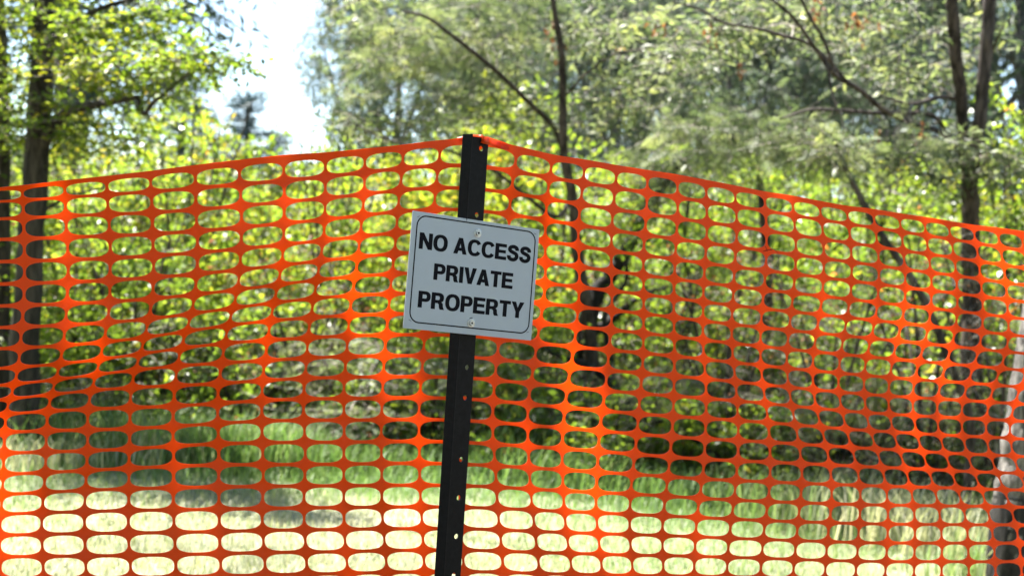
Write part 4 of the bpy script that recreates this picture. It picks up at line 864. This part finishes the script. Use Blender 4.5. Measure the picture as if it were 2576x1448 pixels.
def build_net():
    root = empty('barrier_net', (float(NODES[0, CORNER, 0]), float(NODES[0, CORNER, 1]), 0.56))
    tag(root, 'orange plastic safety barrier net stretched both ways from the black post', 'barrier net')
    org = np.array(root.location)
    S = 8; K = 4*S
    e = np.linspace(-1, 1, S+1)[:-1]
    sq = np.concatenate([np.stack([e, -np.ones(S)], -1), np.stack([np.ones(S), e], -1), np.stack([-e, np.ones(S)], -1), np.stack([-np.ones(S), -e], -1)])
    ang = np.arctan2(sq[:, 1], sq[:, 0]); n = 2.8
    rr = (np.abs(np.cos(ang))**n + np.abs(np.sin(ang))**n)**(-1/n)
    sup = np.stack([np.cos(ang)*rr, np.sin(ang)*rr], -1)
    R, C = NODES.shape[0]-1, NODES.shape[1]-1
    for c0, c1 in ((0, CORNER), (CORNER, C)):
        keys, ST, quads, rim = {}, [], [], []
        for i in range(R):
            for j in range(c0, c1):
                v0, v1 = .078, .922
                if i == 0: v0 = .25
                if i == R-1: v1 = .72
                du = .031 + .006*math.sin(i*1.7+j*2.3)
                hole = np.stack([.5+(.5-du)*sup[:, 0], (v0+v1)/2+(v1-v0)/2*sup[:, 1]], -1)
                outer = sq*.5+.5
                rings = [outer, outer*.45+hole*.55, hole]
                idx = []
                for q, ring in enumerate(rings):
                    row = []
                    for k in range(K):
                        s, t = j+ring[k, 0], i+ring[k, 1]
                        key = (round(s*4000), round(t*4000)) if q == 0 else None
                        if key is not None and key in keys: row.append(keys[key]); continue
                        ST.append((s, t)); row.append(len(ST)-1)
                        if key is not None: keys[key] = len(ST)-1
                    idx.append(row)
                for q in (0, 1):
                    for k in range(K):
                        m = (k+1) % K; quads.append((idx[q][k], idx[q][m], idx[q+1][m], idx[q+1][k]))
                for k in range(K): rim.append((idx[2][k], idx[2][(k+1) % K]))
                if i == 0: rim += [(idx[0][k+1], idx[0][k]) for k in range(S)]
                if i == R-1: rim += [(idx[0][k+1], idx[0][k]) for k in range(2*S, 3*S)]
        ST = np.array(ST); s, t = ST[:, 0], ST[:, 1]
        P = net_eval(s, t); h = 2e-3
        nr = norm(np.cross(net_eval(s+h, t)-net_eval(s-h, t), net_eval(s, t+h)-net_eval(s, t-h)))
        th = .0007
        A, B = P+nr*th, P-nr*th
        nv = len(P); quads = np.array(quads); rim = np.array(rim)
        # rim strip has its own vertices so that its edge stays crisp
        rv = np.concatenate([A[rim[:, 0]], A[rim[:, 1]], B[rim[:, 1]], B[rim[:, 0]]]); m = len(rim); b = 2*nv
        rf = np.stack([np.arange(m)+b, np.arange(m)+b+m, np.arange(m)+b+2*m, np.arange(m)+b+3*m], -1)
        me = mesh_np('net_panel', np.concatenate([A, B, rv])-org, np.concatenate([quads, quads[:, ::-1]+nv, rf]), MAT['net'], smooth=True)
        o = mobj('net_panel', me, root)
        o['label'] = 'left wing of the orange net, sagging' if c0 == 0 else 'right wing of the orange net, receding'
    # top band hooked over the drilled flange of the post
    def src(x, y, Y): return at(x*2575/3840, y*2575/3840, Y)
    path = [src(1716, 524, 2.790), src(1742, 519, 2.788), src(1768, 514, 2.786), src(1795, 515, 2.786), src(1807, 517, 2.782), src(1808, 522, 2.7655), src(1816, 526, 2.7655), src(1829, 528, 2.774), src(1845, 534, 2.795), src(1880, 545, 2.815), src(1910, 552, 2.822)]
    wid = [.0045, .004, .0042, .0045, .006, .0072, .0072, .0075, .0075, .008, .0055]
    p = spline(path, 60); w = np.interp(np.linspace(0, 1, 60), np.linspace(0, 1, len(wid)), wid)
    tan = norm(np.gradient(p, axis=0)); up = norm(np.array([.0, .12, 1.0]) - tan*(tan@np.array([0, .12, 1.0]))[:, None]); nn = np.cross(tan, up)
    vv = np.stack([p+up*w[:, None]+nn*.0006, p-up*w[:, None]+nn*.0006, p-up*w[:, None]-nn*.0006, p+up*w[:, None]-nn*.0006], 1).reshape(-1, 3)
    i = np.arange(59)[:, None]*4
    f = np.concatenate([np.concatenate([i+k, i+(k+1) % 4, i+4+(k+1) % 4, i+4+k], 1) for k in range(4)])
    mobj('wrap_strip', mesh_np('wrap_strip', vv-org, f, MAT['net']), root)
build_net()

# ------------------------------------------------------------------ sign
SW, SH = 0.2925, 0.2226
def build_sign():
    root = empty('warning_sign')
    tag(root, 'tilted white NO ACCESS PRIVATE PROPERTY sign screwed to the black post', 'sign')
    M = Matrix.Rotation(0.58614, 4, 'Z') @ Matrix.Rotation(-0.0372, 4, 'X') @ Matrix.Rotation(0.06302, 4, 'Y')
    root.matrix_world = Matrix.Translation((-0.07617, 2.7635, 1.31728)) @ M
    def solid(name, loops, y0, th, mat, bevel=0.0, grow=0.0):
        """Filled outline(s) given in sign coordinates (x right, z up), front at y0 (towards the viewer), thickness th."""
        cu = bpy.data.curves.new(name, 'CURVE'); cu.dimensions = '2D'; cu.fill_mode = 'BOTH'
        for lp in loops:
            sp = cu.splines.new('POLY'); sp.points.add(len(lp)-1); sp.use_cyclic_u = True
            for p_, (x, z) in zip(sp.points, lp): p_.co = (x, z, 0, 1)
        cu.extrude = th/2; cu.offset = grow
        if bevel: cu.bevel_depth = bevel; cu.bevel_resolution = 1; cu.offset = -bevel; cu.extrude = th/2-bevel
        tmp = bpy.data.objects.new(name+'_tmp', cu)
        me = bpy.data.meshes.new_from_object(tmp); bpy.data.objects.remove(tmp); bpy.data.curves.remove(cu)
        me.name = name
        n = len(me.vertices); co = np.empty(n*3, np.float32); me.vertices.foreach_get('co', co); co = co.reshape(-1, 3)
        # curve plane XY -> sign plane XZ, curve +Z -> -Y (viewer)
        v = np.stack([co[:, 0], y0 + th/2 - co[:, 2], co[:, 1]], -1).astype(np.float32)
        me.vertices.foreach_set('co', v.ravel()); me.materials.clear(); me.materials.append(mat)
        me.update(); return mobj(name, me, root)
    def rrect(x0, x1, z0, z1, r, k=8):
        out = []
        for cx, cz, a0 in ((x1-r, z1-r, 0), (x0+r, z1-r, 90), (x0+r, z0+r, 180), (x1-r, z0+r, 270)):
            for q in range(k+1):
                a = math.radians(a0+90*q/k); out.append((cx+r*math.cos(a), cz+r*math.sin(a)))
        return out
    solid('plate', [rrect(-SW/2, SW/2, -SH/2, SH/2, .0016, 3)], -.0015, .003, MAT['sign'], .0004)
    U = lambda u: (u-.5)*SW
    Vv = lambda v: (.5-v)*SH
    lw = .0025
    x0, x1, z1, z0 = U(.034), U(.975), Vv(.0255), Vv(.947)
    solid('border_line', [rrect(x0, x1, z0, z1, .021), rrect(x0+lw, x1-lw, z0+lw, z1-lw, .021-lw)[::-1]], -.00175, .0002, MAT['ink'])
    for sx, sz in ((-1, 1), (1, 1), (-1, -1), (1, -1)):       # faint pencil ticks at the drilling corners
        cx = x0-.001+.004 if sx < 0 else x1+.001-.004; cz = z1+.001-.004 if sz > 0 else z0-.001+.004
        solid('corner_tick', [[(cx-.0028*sx, cz-.0004), (cx-.0028*sx, cz+.0004), (cx+.0028*sx, cz+.0004-.002*sz), (cx+.0028*sx, cz-.0004-.002*sz)]], -.0017, .0001, MAT['ink'])
    def se(cx, cz, rx, rz, a0, a1, k=28, n=2.35):
        out = []
        for q in range(k+1):
            a = math.radians(a0+(a1-a0)*q/k); c, s = math.cos(a), math.sin(a)
            out.append((cx+rx*math.copysign(abs(c)**(2/n), c), cz+rz*math.copysign(abs(s)**(2/n), s)))
        return out
    def stroke(pts, h):
        p = spline(np.array(pts), 40); t = norm(np.gradient(p, axis=0)); nn = np.stack([-t[:, 1], t[:, 0]], -1)
        hw = np.full((40, 1), h)
        return [tuple(q) for q in p+nn*hw] + [tuple(q) for q in (p-nn*hw)[::-1]]
    counter = [(.21, .83), (.38, .83)] + se(.38, .69, .095, .14, 88, -88, 10) + [(.38, .55), (.21, .55)]
    GL = {
     'N': (.74, [[(0, 0), (0, 1), (.22, 1), (.54, .38), (.54, 1), (.74, 1), (.74, 0), (.52, 0), (.2, .62), (.2, 0)]]),
     'O': (.82, [se(.41, .5, .41, .52, 0, 350), se(.41, .5, .205, .345, 0, 350)[::-1]]),
     'A': (.76, [[(0, 0), (.27, 1), (.49, 1), (.76, 0), (.54, 0), (.49, .2), (.27, .2), (.22, 0)], [(.315, .37), (.38, .72), (.445, .37)]]),
     'C': (.76, [se(.40, .5, .40, .52, 33, 327) + se(.40, .5, .20, .345, 327, 33)]),
     'E': (.68, [[(0, 0), (0, 1), (.67, 1), (.67, .82), (.21, .82), (.21, .6), (.63, .6), (.63, .43), (.21, .43), (.21, .18), (.68, .18), (.68, 0)]]),
     'S': (.69, [stroke([(.585, .70), (.56, .83), (.45, .91), (.33, .925), (.19, .88), (.125, .755), (.17, .64), (.33, .555), (.5, .48), (.575, .37), (.57, .24), (.48, .12), (.34, .075), (.19, .11), (.105, .2), (.095, .315)], .102)]),
     'P': (.67, [[(0, 0), (0, 1), (.38, 1)] + se(.38, .69, .29, .31, 88, -88, 16) + [(.38, .38), (.21, .38), (.21, 0)], counter[::-1]]),
     'R': (.73, [[(0, 0), (0, 1), (.40, 1)] + se(.40, .71, .29, .29, 88, -60, 16) + [(.56, .44), (.645, .35), (.665, .15), (.73, 0), (.51, 0), (.46, .12), (.44, .3), (.36, .38), (.21, .38), (.21, 0)], counter[::-1]]),
     'I': (.21, [[(0, 0), (0, 1), (.21, 1), (.21, 0)]]),
     'V': (.73, [[(0, 1), (.23, 1), (.367, .27), (.505, 1), (.73, 1), (.48, 0), (.255, 0)]]),
     'T': (.66, [[(0, 1), (.66, 1), (.66, .82), (.435, .82), (.435, 0), (.225, 0), (.225, .82), (0, .82)]]),
     'Y': (.74, [[(0, 1), (.24, 1), (.37, .6), (.5, 1), (.74, 1), (.475, .38), (.475, 0), (.265, 0), (.265, .38)]]),
     ' ': (.24, [])}
    GROW = .0005
    for word, u0, u1, va, vb in (('NO ACCESS', .066, .942, .176, .312), ('PRIVATE', .193, .812, .424, .560), ('PROPERTY', .093, .918, .672, .810)):
        gap = .075; adv = [GL[c][0] for c in word]; tot = sum(adv)+gap*(len(word)-1)
        sx = (U(u1)-U(u0))/tot; hz = Vv(va)-Vv(vb); x = U(u0); loops = []
        for c in word:
            for lp in GL[c][1]: loops.append([(x+px_*sx, Vv(vb)+pz*hz) for px_, pz in lp])
            x += (GL[c][0]+gap)*sx
        solid('lettering', loops, -.00175, .0002, MAT['ink'], grow=GROW)['label'] = 'black capital letters reading ' + word
    # screws: washer, hex head with a dark socket
    for u, v in ((.503, .112), (.507, .900)):
        def disc(r, ya, yb, k=20, rot=0.0):
            a = np.linspace(0, 2*np.pi, k, endpoint=False)+rot
            b_ = [(U(u)+r*.9*math.cos(x), ya, Vv(v)+r*.9*math.sin(x)) for x in a]; c_ = [(U(u)+r*math.cos(x), ya+(yb-ya)*.3, Vv(v)+r*math.sin(x)) for x in a]; d_ = [(U(u)+r*math.cos(x), yb, Vv(v)+r*math.sin(x)) for x in a]
            fs = [tuple(range(k))]
            for o_ in (0, k): fs += [(o_+i, o_+k+i, o_+k+(i+1) % k, o_+(i+1) % k) for i in range(k)]
            return b_+c_+d_, fs
        vs, fs = disc(.0086, -.0026, -.0014)
        sc = bpy.data.meshes.new('screw'); v2, f2 = disc(.0054, -.0062, -.0024, 6, .4)
        fs = fs + [tuple(i+len(vs) for i in q) for q in f2]; vs = vs+v2
        sc.from_pydata(vs, [], fs); sc.materials.append(MAT['screw']); sc.update(); so = mobj('screw', sc, root)
        v3, f3 = disc(.0021, -.0066, -.006, 10)
        hm = bpy.data.meshes.new('socket'); hm.from_pydata(v3, [], f3); hm.materials.append(MAT['ink']); hm.update(); mobj('socket', hm, so)
    # dark scratch above the lower screw
    solid('scratch', [[(U(.492), Vv(.862)), (U(.497), Vv(.855)), (U(.517), Vv(.852)), (U(.517), Vv(.857)), (U(.503), Vv(.861)), (U(.508), Vv(.872)), (U(.501), Vv(.871))]], -.0017, .0001, MAT['ink'])
build_sign()

# ------------------------------------------------------------------ small things
def dry_twig():
    c = at(1938, 628, 3.085); o0 = c.copy()
    L = []
    for (x0, y0, x1, y1, r) in ((-.022, -.006, .018, .002, .0009), (0, -.002, .006, .014, .0006), (-.008, -.004, -.016, .008, .0006), (.006, 0, .016, -.009, .0005)):
        a = np.array([x0, -.004, y0]); b = np.array([x1, -.007, y1])
        L.append((spline(np.array([a, (a+b)/2+np.array([0, -.003, .002]), b]), 6), np.linspace(r, r*.5, 6), 5, 0))
    v, f = tubes(L)
    o = mobj('dry_twig', mesh_np('dry_twig', v, f, MAT['bark_burnt'])); o.location = tuple(o0)
    tag(o, 'tiny dark dry twig caught on the right wing of the orange net', 'twig')
dry_twig()
